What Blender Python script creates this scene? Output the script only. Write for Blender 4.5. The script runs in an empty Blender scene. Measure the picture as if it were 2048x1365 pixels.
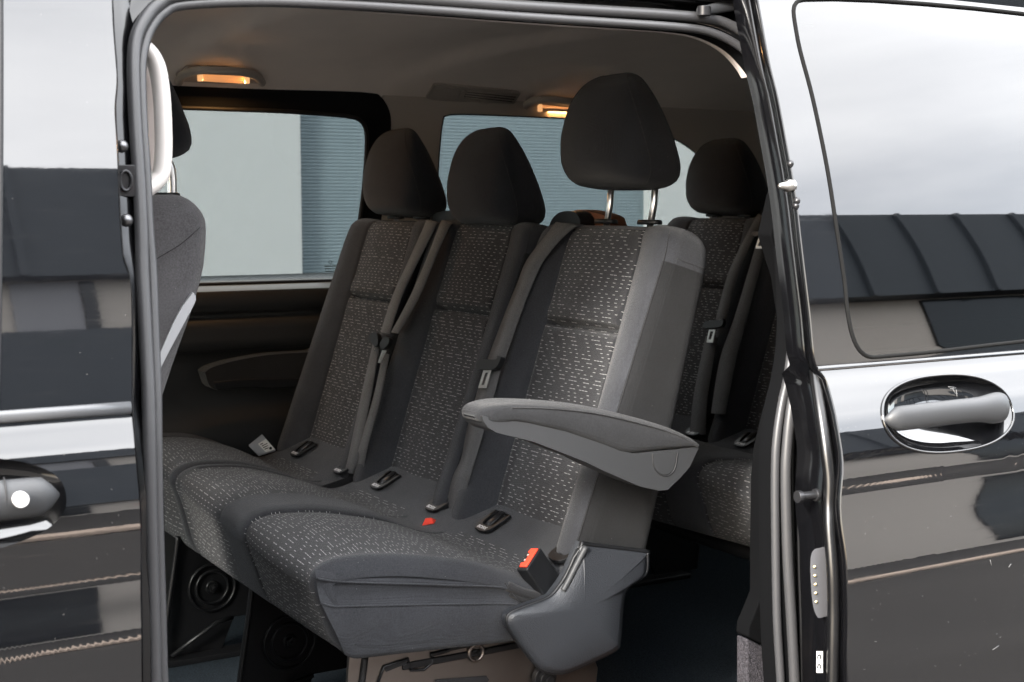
import bpy, bmesh, math, random
import numpy as np
from mathutils import Vector, Matrix, Quaternion
from mathutils.geometry import tessellate_polygon
random.seed(7)
S = bpy.context.scene
R = math.radians
# ------------------------------------------------------------------ camera
F_PX, CX, CY = 2819.0, 1024.0, 682.5          # focal length in photo pixels (2048 wide)
CAM = Vector((0, 0, 1.42))
YAW, PITCH = R(31), math.atan(277/2819)
RT = Vector((math.cos(YAW), -math.sin(YAW), 0))
FW = Vector((math.sin(YAW)*math.cos(PITCH), math.cos(YAW)*math.cos(PITCH), -math.sin(PITCH)))
UP = RT.cross(FW)
cd = bpy.data.cameras.new('camera'); cam = bpy.data.objects.new('camera', cd)
S.collection.objects.link(cam); S.camera = cam
cam.location = CAM; cam.rotation_euler = FW.to_track_quat('-Z', 'Y').to_euler()
cd.sensor_width = 36; cd.lens = 36*F_PX/2048; cd.clip_start = .05; cd.clip_end = 2000
cd.dof.use_dof = True; cd.dof.focus_distance = 2.35; cd.dof.aperture_fstop = 11
# ------------------------------------------------------------------ world, sun, exposure
SUN_EL, SUN_AZ = R(27), R(242)                # azimuth measured from +Y clockwise
W = bpy.data.worlds.new('World'); S.world = W; W.use_nodes = True
wn, wl = W.node_tree.nodes, W.node_tree.links
wn.clear()
wo = wn.new('ShaderNodeOutputWorld'); bg = wn.new('ShaderNodeBackground')
sky = wn.new('ShaderNodeTexSky'); sky.sky_type = 'NISHITA'; sky.sun_disc = False
sky.sun_elevation = SUN_EL; sky.sun_rotation = SUN_AZ; sky.dust_density = 2.0
tc = wn.new('ShaderNodeTexCoord'); mp = wn.new('ShaderNodeMapping'); mp.inputs['Scale'].default_value = (1, 1, 2.6)
nz = wn.new('ShaderNodeTexNoise'); nz.inputs['Scale'].default_value = 1.5; nz.inputs['Detail'].default_value = 6; nz.inputs['Roughness'].default_value = .55
cr = wn.new('ShaderNodeValToRGB'); cr.color_ramp.elements[0].position = .30; cr.color_ramp.elements[1].position = .62
cr.color_ramp.elements[0].color = (.72, .72, .72, 1)
mx = wn.new('ShaderNodeMix'); mx.data_type = 'RGBA'
cl = mx.inputs[7]; cl.default_value = (14, 14.1, 14.4, 1)
wl.new(tc.outputs['Generated'], mp.inputs['Vector']); wl.new(mp.outputs['Vector'], nz.inputs['Vector'])
wl.new(nz.outputs['Fac'], cr.inputs['Fac'])
sxyz = wn.new('ShaderNodeSeparateXYZ'); wl.new(tc.outputs['Generated'], sxyz.inputs[0])
band = wn.new('ShaderNodeMapRange'); band.inputs[1].default_value = .30; band.inputs[2].default_value = .62; band.inputs[3].default_value = .35; band.interpolation_type = 'SMOOTHSTEP'
adds = wn.new('ShaderNodeMath'); adds.operation = 'MULTIPLY_ADD'; wl.new(nz.outputs['Fac'], adds.inputs[0]); adds.inputs[1].default_value = .35; wl.new(sxyz.outputs[2], adds.inputs[2])
wl.new(adds.outputs[0], band.inputs[0])
mul = wn.new('ShaderNodeMath'); mul.operation = 'MULTIPLY'; wl.new(cr.outputs['Color'], mul.inputs[0]); wl.new(band.outputs[0], mul.inputs[1]); wl.new(mul.outputs[0], mx.inputs[0])
wl.new(sky.outputs['Color'], mx.inputs[6]); wl.new(mx.outputs[2], bg.inputs['Color'])
bg.inputs['Strength'].default_value = .066
wl.new(bg.outputs['Background'], wo.inputs['Surface'])
sd = bpy.data.lights.new('sun', 'SUN'); sd.energy = 1.25; sd.angle = R(12); sd.color = (1, .95, .88)
sun = bpy.data.objects.new('sun', sd); S.collection.objects.link(sun)
sdir = Vector((math.sin(SUN_AZ)*math.cos(SUN_EL), math.cos(SUN_AZ)*math.cos(SUN_EL), math.sin(SUN_EL)))
sun.rotation_euler = sdir.to_track_quat('Z', 'Y').to_euler()
S.view_settings.view_transform = 'Standard'; S.view_settings.look = 'None'
S.view_settings.exposure = 3.52; S.view_settings.gamma = 1; S.view_settings.use_curve_mapping = False

# ------------------------------------------------------------------ picture point -> point on a real surface
def ray(px, py): return FW + RT*((px-CX)/F_PX) + UP*((CY-py)/F_PX)
def at(px, py, X=None, Y=None, Z=None):
    d = ray(px, py)
    i, v = (0, X) if X is not None else (1, Y) if Y is not None else (2, Z)
    return CAM + d*((v-CAM[i])/d[i])
def atf(px, py, f):                            # surface Y = f(z)
    y = 1.5
    for _ in range(14):
        p = at(px, py, Y=y); y = f(p.z)
    return at(px, py, Y=y)
def atp(px, py, P, N):                         # plane through P with normal N
    d = ray(px, py); return CAM + d*((P-CAM).dot(N)/d.dot(N))

class Curve:                                   # monotone cubic through (t, value) knots
    def __init__(s, pts):
        pts = sorted(pts); s.t = np.array([p[0] for p in pts], float); s.v = np.array([p[1] for p in pts], float)
        h = np.diff(s.t); dl = np.diff(s.v)/h; m = np.zeros(len(pts)); m[0] = dl[0]; m[-1] = dl[-1]
        for i in range(1, len(pts)-1):
            if dl[i-1]*dl[i] > 0:
                w1, w2 = 2*h[i]+h[i-1], h[i]+2*h[i-1]; m[i] = (w1+w2)/(w1/dl[i-1]+w2/dl[i])
        s.m = m
    def __call__(s, x):
        t, v, m = s.t, s.v, s.m
        if x <= t[0]: return v[0]+m[0]*(x-t[0])
        if x >= t[-1]: return v[-1]+m[-1]*(x-t[-1])
        i = int(np.searchsorted(t, x)-1); h = t[i+1]-t[i]; u = (x-t[i])/h
        return float(v[i]*(1+2*u)*(1-u)**2+h*m[i]*u*(1-u)**2+v[i+1]*u*u*(3-2*u)+h*m[i+1]*u*u*(u-1))
    def d(s, x): return (s(x+.002)-s(x-.002))/.004
def catmull(pts, n=6, closed=False):
    pts = [Vector(p) for p in pts]; N = len(pts); out = []
    for i in range(N if closed else N-1):
        g = (lambda k: pts[k % N]) if closed else (lambda k: pts[min(max(k, 0), N-1)])
        a, b, c, d = g(i-1), g(i), g(i+1), g(i+2)
        for j in range(n):
            t = j/n
            out.append(.5*((2*b)+(c-a)*t+(2*a-5*b+4*c-d)*t*t+(3*b-a-3*c+d)*t**3))
    if not closed: out.append(pts[-1])
    return out

# ------------------------------------------------------------------ materials
MATS = {}
class NT:
    def __init__(s, name):
        s.m = bpy.data.materials.new(name); s.m.use_nodes = True; s.t = s.m.node_tree; s.b = s.t.nodes['Principled BSDF']
    def n(s, kind, **k):
        o = s.t.nodes.new(kind)
        for a, v in k.items(): setattr(o, a, v)
        return o
    def l(s, a, b): s.t.links.new(a, b)
    def math(s, op, a, b=None, c=None):
        o = s.n('ShaderNodeMath', operation=op)
        for i, v in enumerate((a, b, c)):
            if v is None: continue
            if hasattr(v, 'is_output'): s.l(v, o.inputs[i])
            else: o.inputs[i].default_value = v
        return o.outputs[0]
    def mixc(s, f, a, b):
        o = s.n('ShaderNodeMix', data_type='RGBA')
        for i, v in ((0, f), (6, a), (7, b)):
            if hasattr(v, 'is_output'): s.l(v, o.inputs[i])
            else: o.inputs[i].default_value = v if i == 0 else (*v, 1)
        return o.outputs[2]
    def noise(s, scale, detail=3, rough=.5, vec=None):
        o = s.n('ShaderNodeTexNoise'); o.inputs['Scale'].default_value = scale; o.inputs['Detail'].default_value = detail; o.inputs['Roughness'].default_value = rough
        if vec is None:
            c = s.n('ShaderNodeTexCoord'); vec = c.outputs['Object']
        s.l(vec, o.inputs['Vector']); return o.outputs['Fac']
    def bump(s, h, strength, dist):
        o = s.n('ShaderNodeBump'); o.inputs['Strength'].default_value = strength; o.inputs['Distance'].default_value = dist
        s.l(h, o.inputs['Height']); s.l(o.outputs[0], s.b.inputs['Normal'])
    def ramp(s, v, lo, hi):
        o = s.n('ShaderNodeMapRange'); o.inputs[1].default_value = lo; o.inputs[2].default_value = hi; s.l(v, o.inputs[0]); return o.outputs[0]
def mat(name, col, rough=.5, metal=0, spec=.5, ior=1.5, coat=0, grain=None, vary=0, sheen=0, emit=None):
    t = NT(name); b = t.b
    b.inputs['Base Color'].default_value = (*col, 1); b.inputs['Roughness'].default_value = rough
    b.inputs['Metallic'].default_value = metal; b.inputs['Specular IOR Level'].default_value = spec; b.inputs['IOR'].default_value = ior
    b.inputs['Coat Weight'].default_value = coat; b.inputs['Coat Roughness'].default_value = .02
    if sheen: b.inputs['Sheen Weight'].default_value = sheen; b.inputs['Sheen Roughness'].default_value = .4
    if emit: b.inputs['Emission Color'].default_value = (*emit[0], 1); b.inputs['Emission Strength'].default_value = emit[1]
    if vary:
        f = t.noise(9, 5, .6); lo = tuple(c*(1-vary) for c in col); hi = tuple(c*(1+vary) for c in col)
        t.l(t.mixc(f, lo, hi), b.inputs['Base Color'])
    if grain: t.bump(t.noise(grain[0], 4, .6), grain[1], grain[2])
    MATS[name] = t.m; return t
def weave(t, scale):
    tcn = t.n('ShaderNodeTexCoord'); w1 = t.n('ShaderNodeTexWave', bands_direction='X'); w2 = t.n('ShaderNodeTexWave', bands_direction='Z'); w3 = t.n('ShaderNodeTexWave', bands_direction='Y')
    for w in (w1, w2, w3):
        w.inputs['Scale'].default_value = scale; w.inputs['Distortion'].default_value = .6; w.inputs['Detail'].default_value = 1; t.l(tcn.outputs['Object'], w.inputs['Vector'])
    return t.math('ADD', t.math('ADD', w1.outputs['Fac'], w2.outputs['Fac']), w3.outputs['Fac'])
def fabric(name, col, rough=.92, lint=True):
    t = mat(name, col, rough, spec=.25, sheen=.12)
    big = t.noise(14, 4, .6); fine = t.noise(430, 2, .7)
    f = t.math('ADD', t.math('MULTIPLY', big, .5), t.math('MULTIPLY', t.ramp(fine, .25, .75), .5))
    c = t.mixc(f, tuple(x*.25 for x in col), tuple(x*1.75 for x in col))
    if lint:
        v = t.n('ShaderNodeTexVoronoi'); v.inputs['Scale'].default_value = 90; tcn = t.n('ShaderNodeTexCoord'); t.l(tcn.outputs['Object'], v.inputs['Vector'])
        s = t.math('MULTIPLY', t.math('LESS_THAN', v.outputs['Distance'], .045), t.math('GREATER_THAN', t.noise(31, 2), .56))
        c = t.mixc(t.math('MULTIPLY', s, .7), c, (.28, .27, .26))
    t.l(c, t.b.inputs['Base Color'])
    t.bump(t.math('ADD', weave(t, 260), t.math('MULTIPLY', t.noise(40, 3), 1.2)), .45, .0016)
    return t
fabric('plain_fabric', (.0275, .0288, .0330))
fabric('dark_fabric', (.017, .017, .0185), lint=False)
fabric('armrest_fabric', (.0160, .0166, .0185)); fabric('shaded_side_fabric', (.010, .0103, .0112)); fabric('shaded_headrest_fabric', (.0140, .0153, .0190)); fabric('front_seat_fabric', (.062, .060, .063))
fabric('belt_webbing', (.078, .077, .079), .75, lint=False)
# patterned fabric: rows of short pale woven dashes, UV in metres
def dashes():
    t = fabric('dashed_fabric', (.0235, .0237, .0262))
    base = t.b.inputs['Base Color'].links[0].from_socket
    uv = t.n('ShaderNodeUVMap'); sx = t.n('ShaderNodeSeparateXYZ'); t.l(uv.outputs[0], sx.inputs[0])
    U, V = sx.outputs[0], sx.outputs[1]
    row = t.math('DIVIDE', V, .0072); ri = t.math('FLOOR', row); rf = t.math('FRACT', row)
    wn1 = t.n('ShaderNodeTexWhiteNoise', noise_dimensions='1D'); t.l(ri, wn1.inputs['W']); hr_ = wn1.outputs[0]
    wn3 = t.n('ShaderNodeTexWhiteNoise', noise_dimensions='1D'); t.l(t.math('ADD', ri, 57.3), wn3.inputs['W'])
    long_row = t.math('GREATER_THAN', wn3.outputs[0], .62)
    pitch = t.math('ADD', .0205, t.math('MULTIPLY', long_row, .0190))
    ub = t.math('ADD', t.math('DIVIDE', U, pitch), t.math('MULTIPLY', hr_, 7.0)); bi = t.math('FLOOR', ub); bf = t.math('FRACT', ub)
    cmb = t.n('ShaderNodeCombineXYZ'); t.l(bi, cmb.inputs[0]); t.l(ri, cmb.inputs[1])
    wn2 = t.n('ShaderNodeTexWhiteNoise', noise_dimensions='2D'); t.l(cmb.outputs[0], wn2.inputs['Vector']); h = wn2.outputs[0]
    x = t.math('MULTIPLY', bf, pitch)                        # metres along the block
    d1 = t.math('LESS_THAN', x, t.math('ADD', .0070, t.math('MULTIPLY', long_row, .0014)))
    d2 = t.math('MULTIPLY', t.math('MULTIPLY', t.math('GREATER_THAN', x, .0100), t.math('LESS_THAN', x, .0180)), t.math('MULTIPLY', long_row, t.math('GREATER_THAN', h, .25)))
    d3 = t.math('MULTIPLY', t.math('MULTIPLY', t.math('GREATER_THAN', x, .0196), t.math('LESS_THAN', x, .0262)), t.math('MULTIPLY', long_row, t.math('GREATER_THAN', h, .65)))
    keep = t.math('MAXIMUM', long_row, t.math('GREATER_THAN', h, .16))
    on = t.math('MULTIPLY', t.math('ADD', t.math('ADD', d1, d2), d3), keep)
    on = t.math('MULTIPLY', on, t.math('MULTIPLY', t.math('GREATER_THAN', rf, .42), t.math('LESS_THAN', rf, .58)))
    on = t.math('MULTIPLY', on, t.math('ADD', .55, t.math('MULTIPLY', t.noise(700, 2), .7)))
    c = t.mixc(t.math('MULTIPLY', on, .9), base, (.37, .366, .36))
    t.l(c, t.b.inputs['Base Color'])
dashes()
def paint(name, col, ior, dust=.15):
    t = mat(name, col, .03, spec=.5, ior=ior)
    v = t.n('ShaderNodeTexVoronoi'); v.inputs['Scale'].default_value = 120; tcn = t.n('ShaderNodeTexCoord'); t.l(tcn.outputs['Object'], v.inputs['Vector'])
    s = t.math('MULTIPLY', t.math('LESS_THAN', v.outputs['Distance'], .07), t.math('GREATER_THAN', t.noise(17, 3), .57))
    mp_ = t.n('ShaderNodeMapping'); mp_.inputs['Scale'].default_value = (3, 3, 40); mp_.inputs['Rotation'].default_value = (0, .06, 0); t.l(tcn.outputs['Object'], mp_.inputs['Vector'])
    streak = t.ramp(t.noise(6, 5, .65, mp_.outputs[0]), .5, .8)
    c = t.mixc(t.math('MULTIPLY', s, dust*2.2), col, (.30, .29, .28))
    c = t.mixc(t.math('MULTIPLY', streak, dust*.28), c, (.10, .098, .095))
    t.l(c, t.b.inputs['Base Color'])
    t.l(t.math('ADD', .02, t.math('MULTIPLY', streak, .05)), t.b.inputs['Roughness'])
    t.bump(t.noise(120, 2), .004, .001)
paint('black_paint', (.0022, .0023, .0028), 1.78, .07)
paint('door_paint', (.0022, .0023, .0028), 1.78, .08)
mat('inner_paint', (.0022, .0022, .0026), .12, ior=1.5, grain=(60, .03, .0008))
def pane(name, tint, ior, refl=1.0):
    t = NT(name); o = t.t.nodes['Material Output']; t.t.nodes.remove(t.b)
    tr = t.n('ShaderNodeBsdfTransparent'); tr.inputs[0].default_value = (*tint, 1); g = t.n('ShaderNodeBsdfGlossy'); g.inputs['Roughness'].default_value = .012
    g.inputs['Color'].default_value = (refl, refl, refl, 1)
    fr = t.n('ShaderNodeFresnel'); gi = t.n('ShaderNodeNewGeometry'); t.l(t.math('SUBTRACT', ior, t.math('MULTIPLY', gi.outputs['Backfacing'], ior-1/ior)), fr.inputs['IOR']); ms = t.n('ShaderNodeMixShader')
    t.l(fr.outputs[0], ms.inputs[0]); t.l(tr.outputs[0], ms.inputs[1]); t.l(g.outputs[0], ms.inputs[2]); t.l(ms.outputs[0], o.inputs['Surface']); MATS[name] = t.m
pane('privacy_glass', (.03, .031, .033), 1.75)
pane('tinted_glass', (.465, .485, .487), 1.22)
mat('rubber', (.035, .035, .037), .42, spec=.45, grain=(300, .12, .0006))
mat('matt_black', (.004, .004, .004), .9, spec=.15); mat('lip_rubber', (.003, .003, .0033), .28, spec=.5); mat('soft_rubber', (.075, .075, .08), .55, grain=(200, .1, .0005))
mat('black_rubber', (.009, .009, .010), .55, spec=.3)
mat('black_plastic', (.007, .0075, .0086), .45, spec=.35, grain=(420, .25, .0008))
mat('grey_plastic', (.024, .025, .027), .55, grain=(420, .2, .0006))
mat('flange_black', (.002, .0021, .0024), .9, spec=.05); mat('surround_plastic', (.0055, .006, .007), .85, spec=.12); mat('lit_bracket', (.8, .6, .4), .4, emit=((1, .50, .20), .07)); mat('lit_ledge_plastic', (.16, .17, .17), .28, ior=1.6); mat('trim_plastic', (.016, .0165, .0175), .55, grain=(500, .3, .0008))
mat('pillar_plastic', (.40, .36, .32), .6, grain=(500, .15, .0005))
mat('white_plastic', (.55, .52, .50), .45)
mat('silver_plastic', (.34, .35, .37), .35, metal=.35); mat('moulding_plastic', (.06, .062, .066), .3, ior=1.6)
mat('handle_plastic', (.022, .023, .025), .5, ior=1.5)
mat('chrome', (.90, .90, .90), .30, metal=1)
mat('lock_metal', (.62, .62, .63), .35, metal=.4)
mat('dark_metal', (.009, .009, .010), .36, spec=.4)
mat('bronze_metal', (.20, .172, .155), .30, metal=.9, grain=(30, .15, .002), vary=.25)
mat('steel', (.45, .44, .42), .35, metal=1)
mat('bolt_metal', (.13, .13, .135), .35, metal=.9); mat('dark_bolt', (.03, .03, .032), .3, metal=.6)
mat('red_plastic', (.85, .06, .03), .4)
mat('brass', (.75, .62, .35), .3, metal=1)
mat('paper', (.62, .61, .58), .7)
mat('ink', (.01, .01, .011), .6)
mat('stamp_ink', (.02, .03, .032), .6)
mat('white_print', (.75, .75, .75), .5)
mat('scratch', (.10, .10, .10), .6)
fab = mat('headlining_cloth', (.84, .755, .68), .95, grain=(700, .35, .0008), vary=.08)
mat('header_cloth', (.50, .44, .41), .9, grain=(700, .2, .0006))
def leather():
    t = mat('grained_plastic', (.020, .022, .026), .42)
    v = t.n('ShaderNodeTexVoronoi', feature='SMOOTH_F1'); v.inputs['Scale'].default_value = 620; tcn = t.n('ShaderNodeTexCoord'); t.l(tcn.outputs['Object'], v.inputs['Vector'])
    t.bump(t.math('ADD', v.outputs['Distance'], t.math('MULTIPLY', t.noise(800, 4), .7)), .5, .0010)
leather()
def carpet(name, col):
    t = mat(name, col, 1, spec=.1)
    f = t.noise(260, 4, .7); t.l(t.mixc(t.ramp(f, .3, .7), tuple(c*.3 for c in col), tuple(c*1.7 for c in col)), t.b.inputs['Base Color'])
    t.bump(t.noise(420, 3), .9, .004)
carpet('floor_carpet', (.022, .029, .036)); carpet('sill_carpet', (.032, .030, .034)); carpet('brown_carpet', (.05, .032, .025))
mat('warm_lens', (.9, .6, .3), .4, emit=((1, .40, .14), .05))
# ------------------------------------------------------------------ object helpers
WP = {}
def link(o, parent=None):
    S.collection.objects.link(o)
    if parent is not None:
        o.parent = parent
        if parent.type == 'EMPTY': o.matrix_parent_inverse = Matrix.Translation(-Vector(parent.location))
    return o
def tag(o, label=None, cat=None, group=None, kind=None):
    if label: o['label'] = label
    if cat: o['category'] = cat
    if group: o['group'] = group
    if kind: o['kind'] = kind
    return o
def thing(name, loc, label, cat, group=None):
    o = bpy.data.objects.new(name, None); o.location = loc; S.collection.objects.link(o); o.empty_display_size = .1
    return tag(o, label, cat, group)
def obj(name, verts, faces, m, parent=None, smooth=True, uv=None, normals=None, bevel=0, seg=2, label=None):
    me = bpy.data.meshes.new(name); me.from_pydata([tuple(v) for v in verts], [], faces)
    me.materials.append(MATS[m])
    if smooth: me.polygons.foreach_set('use_smooth', [True]*len(me.polygons))
    if uv is not None:
        l = me.uv_layers.new(name='UVMap'); vi = np.empty(len(me.loops), int); me.loops.foreach_get('vertex_index', vi)
        l.data.foreach_set('uv', np.asarray(uv, float)[vi].ravel())
    me.validate()
    if normals is not None: me.normals_split_custom_set_from_vertices([tuple(n) for n in normals])
    o = link(bpy.data.objects.new(name, me), parent)
    if bevel:
        b = o.modifiers.new('bevel', 'BEVEL'); b.width = bevel; b.segments = seg; b.limit_method = 'ANGLE'; b.angle_limit = R(35); b.harden_normals = True
    if label: o['label'] = label
    return o
def gridfaces(nu, nv, cu=False, cv=False):
    f = []
    for j in range(nv if cv else nv-1):
        for i in range(nu if cu else nu-1):
            a, b = j*nu+i, j*nu+(i+1) % nu; j2 = (j+1) % nv
            f.append((a, b, j2*nu+(i+1) % nu, j2*nu+i))
    return f
def join(parts):
    V, Fc = [], []
    for v, f in parts:
        n = len(V); V += list(v); Fc += [tuple(i+n for i in q) for q in f]
    return V, Fc
def tube(path, r, seg=10, caps=True, closed=False, flat=1.0, upv=None):
    path = [Vector(p) for p in path]; N = len(path); V = []
    rr = r if hasattr(r, '__len__') else [r]*N
    prev = None
    for i, p in enumerate(path):
        a = path[(i-1) % N] if closed or i > 0 else p; b = path[(i+1) % N] if closed or i < N-1 else p
        t = (b-a).normalized()
        if prev is None:
            k = Vector(upv) if upv is not None else (Vector((0, 0, 1)) if abs(t.z) < .9 else Vector((1, 0, 0)))
            n = (k-t*k.dot(t)).normalized()
        else: n = (prev-t*prev.dot(t)).normalized()
        prev = n; bn = t.cross(n)
        for k in range(seg):
            a_ = 2*math.pi*k/seg; V.append(p+n*math.cos(a_)*rr[i]+bn*math.sin(a_)*rr[i]*flat)
    Fc = gridfaces(seg, N, True, closed)
    if caps and not closed:
        Fc.append(tuple(reversed(range(seg)))); Fc.append(tuple((N-1)*seg+k for k in range(seg)))
    return V, Fc
def box(c, sx, sy, sz, ax=None):
    c = Vector(c); X, Y, Z = ax if ax else (Vector((1, 0, 0)), Vector((0, 1, 0)), Vector((0, 0, 1)))
    V = [c+X*(sx/2*a)+Y*(sy/2*b)+Z*(sz/2*d) for d in (-1, 1) for b in (-1, 1) for a in (-1, 1)]
    return V, [(0, 2, 3, 1), (4, 5, 7, 6), (0, 1, 5, 4), (2, 6, 7, 3), (0, 4, 6, 2), (1, 3, 7, 5)]
def plate(outer, thick, holes=()):              # planar outline (3D) pushed along vector thick
    loops = [[Vector(p) for p in outer]]+[[Vector(p) for p in h] for h in holes]
    tris = tessellate_polygon(loops); flat = [p for l in loops for p in l]; n = len(flat); T = Vector(thick)
    V = flat+[p+T for p in flat]
    nrm = Vector((0, 0, 0))
    for a, b, c in tris:
        nrm = (flat[b]-flat[a]).cross(flat[c]-flat[a])
        if nrm.length > 1e-9: break
    Fc = []
    for a, b, c in tris:
        nn = (flat[b]-flat[a]).cross(flat[c]-flat[a])
        if nn.dot(T) > 0: a, b, c = c, b, a
        Fc += [(a, b, c), (c+n, b+n, a+n)]
    o = 0
    for l in loops:
        m = len(l)
        for i in range(m):
            a, b = o+i, o+(i+1) % m; Fc.append((a, b, b+n, a+n))
        o += m
    bm = bmesh.new(); vs = [bm.verts.new(v) for v in V]
    for f in Fc:
        try: bm.faces.new([vs[i] for i in f])
        except ValueError: pass
    bmesh.ops.recalc_face_normals(bm, faces=bm.faces); bm.verts.index_update()
    Fo = [tuple(v.index for v in f.verts) for f in bm.faces]; bm.free(); return V, Fo
def dome(c, n, r, h, seg=14, rings=4):
    c, n = Vector(c), Vector(n).normalized(); k = Vector((0, 0, 1)) if abs(n.z) < .9 else Vector((1, 0, 0)); a = n.cross(k).normalized(); b = n.cross(a); V = []
    for j in range(rings+1):
        q = j/rings*math.pi/2*.96
        for i in range(seg): w = 2*math.pi*i/seg; V.append(c+(a*math.cos(w)+b*math.sin(w))*r*math.cos(q)+n*h*math.sin(q))
    Fc = gridfaces(seg, rings+1, True); Fc.append(tuple(rings*seg+i for i in range(seg))); return V, Fc
def cyl(c, n, r, h, seg=18):
    c, n = Vector(c), Vector(n).normalized(); return tube([c, c+n*h], r, seg)
def text(name, s, size, P, right, up, m, parent, ext=.0002):
    cu = bpy.data.curves.new(name, 'FONT'); cu.body = s; cu.size = size; cu.extrude = ext; cu.align_x = 'CENTER'; cu.align_y = 'CENTER'
    tmp = bpy.data.objects.new('tmp', cu); S.collection.objects.link(tmp)
    me = bpy.data.meshes.new_from_object(tmp.evaluated_get(bpy.context.evaluated_depsgraph_get())); bpy.data.objects.remove(tmp)
    r_, u_ = Vector(right).normalized(), Vector(up).normalized(); u_ = (u_-r_*u_.dot(r_)).normalized(); n_ = r_.cross(u_)
    M = Matrix(((r_.x, u_.x, n_.x, P[0]), (r_.y, u_.y, n_.y, P[1]), (r_.z, u_.z, n_.z, P[2]), (0, 0, 0, 1)))
    me.transform(M); me.materials.clear(); me.materials.append(MATS[m]); o = link(bpy.data.objects.new(name, me), parent); return o
def ring_surface(inner, outer, layers, f, dep=None):
    """strip between two (x,z) loops of equal length, laid on Y = f(z); returns verts, faces"""
    V = []; n = len(inner)
    for j in range(layers+1):
        u = j/layers
        for (a, b), (c, d) in zip(inner, outer):
            x, z = a+(c-a)*u, b+(d-b)*u; V.append((x, f(z), z))
    return V, gridfaces(n, layers+1, True)
def resample(loop, n, closed=True):
    P = [Vector(p) for p in loop]; 
    if closed: P = P+[P[0]]
    L = [0]
    for a, b in zip(P, P[1:]): L.append(L[-1]+(b-a).length)
    out = []; k = 0
    for i in range(n):
        s = L[-1]*i/(n if closed else n-1)
        while k < len(L)-2 and L[k+1] < s: k += 1
        d = L[k+1]-L[k]; u = 0 if d < 1e-9 else (s-L[k])/d; out.append(P[k].lerp(P[k+1], u))
    return out
def roundrect(x0, z0, x1, z1, r, n=8):
    o = []
    for cx, cz, a0 in ((x1-r, z1-r, 0), (x0+r, z1-r, 90), (x0+r, z0+r, 180), (x1-r, z0+r, 270)):
        for i in range(n+1): a = R(a0+90*i/n); o.append((cx+r*math.cos(a), cz+r*math.sin(a)))
    return o

def skin_obj(name, V, Fc, f, m, parent, label=None):       # sheet on Y=f(z) shaded with the true surface normal, facing outward
    a, b, c = (Vector(V[i]) for i in Fc[len(Fc)//2][:3])
    if (b-a).cross(c-a).y > 0: Fc = [tuple(reversed(q)) for q in Fc]
    return obj(name, V, Fc, m, parent, normals=[Vector((0, -1, f.d(v[2]))).normalized() for v in V], label=label)
# ------------------------------------------------------------------ ground and surroundings
def asphalt():
    t = mat('asphalt', (.20, .185, .17), .9, spec=.3)
    f = t.math('ADD', t.math('MULTIPLY', t.noise(.6, 5, .6), .6), t.math('MULTIPLY', t.noise(60, 3, .7), .5))
    t.l(t.mixc(f, (.021, .019, .0175), (.064, .058, .053)), t.b.inputs['Base Color']); t.bump(t.noise(120, 3), .5, .004)
asphalt()
tag(obj('ground', [(-300, -300, 0), (300, -300, 0), (300, 300, 0), (-300, 300, 0)], [(0, 1, 2, 3)], 'asphalt'), kind='structure')
mat('beige_render', (.56, .51, .46), .85, grain=(6, .1, .01), vary=.08); mat('white_wall', (.33, .345, .345), .8, vary=.05)
mat('dark_cladding', (.056, .067, .080), .6, vary=.2); mat('grey_door', (.30, .30, .32), .7); mat('dark_window', (.012, .015, .018), .15)
mat('tan_kerb', (.60, .47, .38), .9, vary=.1); mat('shutter_paint', (.118, .155, .172), .55, vary=.08); mat('red_sign_paint', (.65, .03, .06), .5)
def cube_part(name, x0, x1, y0, y1, z0, z1, m, parent, bevel=0, label=None):
    return obj(name, *box(((x0+x1)/2, (y0+y1)/2, (z0+z1)/2), x1-x0, y1-y0, z1-z0), m, parent, smooth=False, bevel=bevel, label=label)
# the hall across the yard: seen only as reflections in the paint and the glass
hall = thing('warehouse', (12, -13, 0), 'beige warehouse with a dark ribbed fascia reflected in the black paint of the van', 'warehouse')
cube_part('wall', -14, 44, -16, -13, 0, 6.2, 'beige_render', hall)
cube_part('fascia', -14.3, 44.3, -16.2, -12.6, 6.2, 8.6, 'dark_cladding', hall)
x = -14
while x < 44:
    cube_part('fascia_rib', x, x+.1, -12.6, -12.5, 6.2, 8.6, 'dark_cladding', hall); x += 1.45
cube_part('canopy', -14, 12.9, -13, -12.2, 2.9, 4.9, 'dark_cladding', hall)
cube_part('panel_door', 3.35, 4.12, -13, -12.95, 4.95, 6.15, 'grey_door', hall)
for a, b in ((4.14, 4.3), (6.2, 9), (10, 12.7), (17.9, 26), (29, 36)):
    cube_part('dark_window', a, b, -13, -12.93, 4.95 if a < 14 else .4, 6.15, 'dark_window', hall)
for a, b in ((-4, 1.6), (2.2, 3.9), (6, 9.5)):
    cube_part('dark_window', a, b, -13, -12.93, .2, 2.85, 'dark_window', hall)
cube_part('red_sign', 4.45, 5.2, -13, -12.9, 1.35, 1.6, 'red_sign_paint', hall)
tag(obj('kerb', *box((15, -4.9, .03), 80, .30, .06), 'tan_kerb', smooth=False, bevel=.02), kind='structure')
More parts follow.
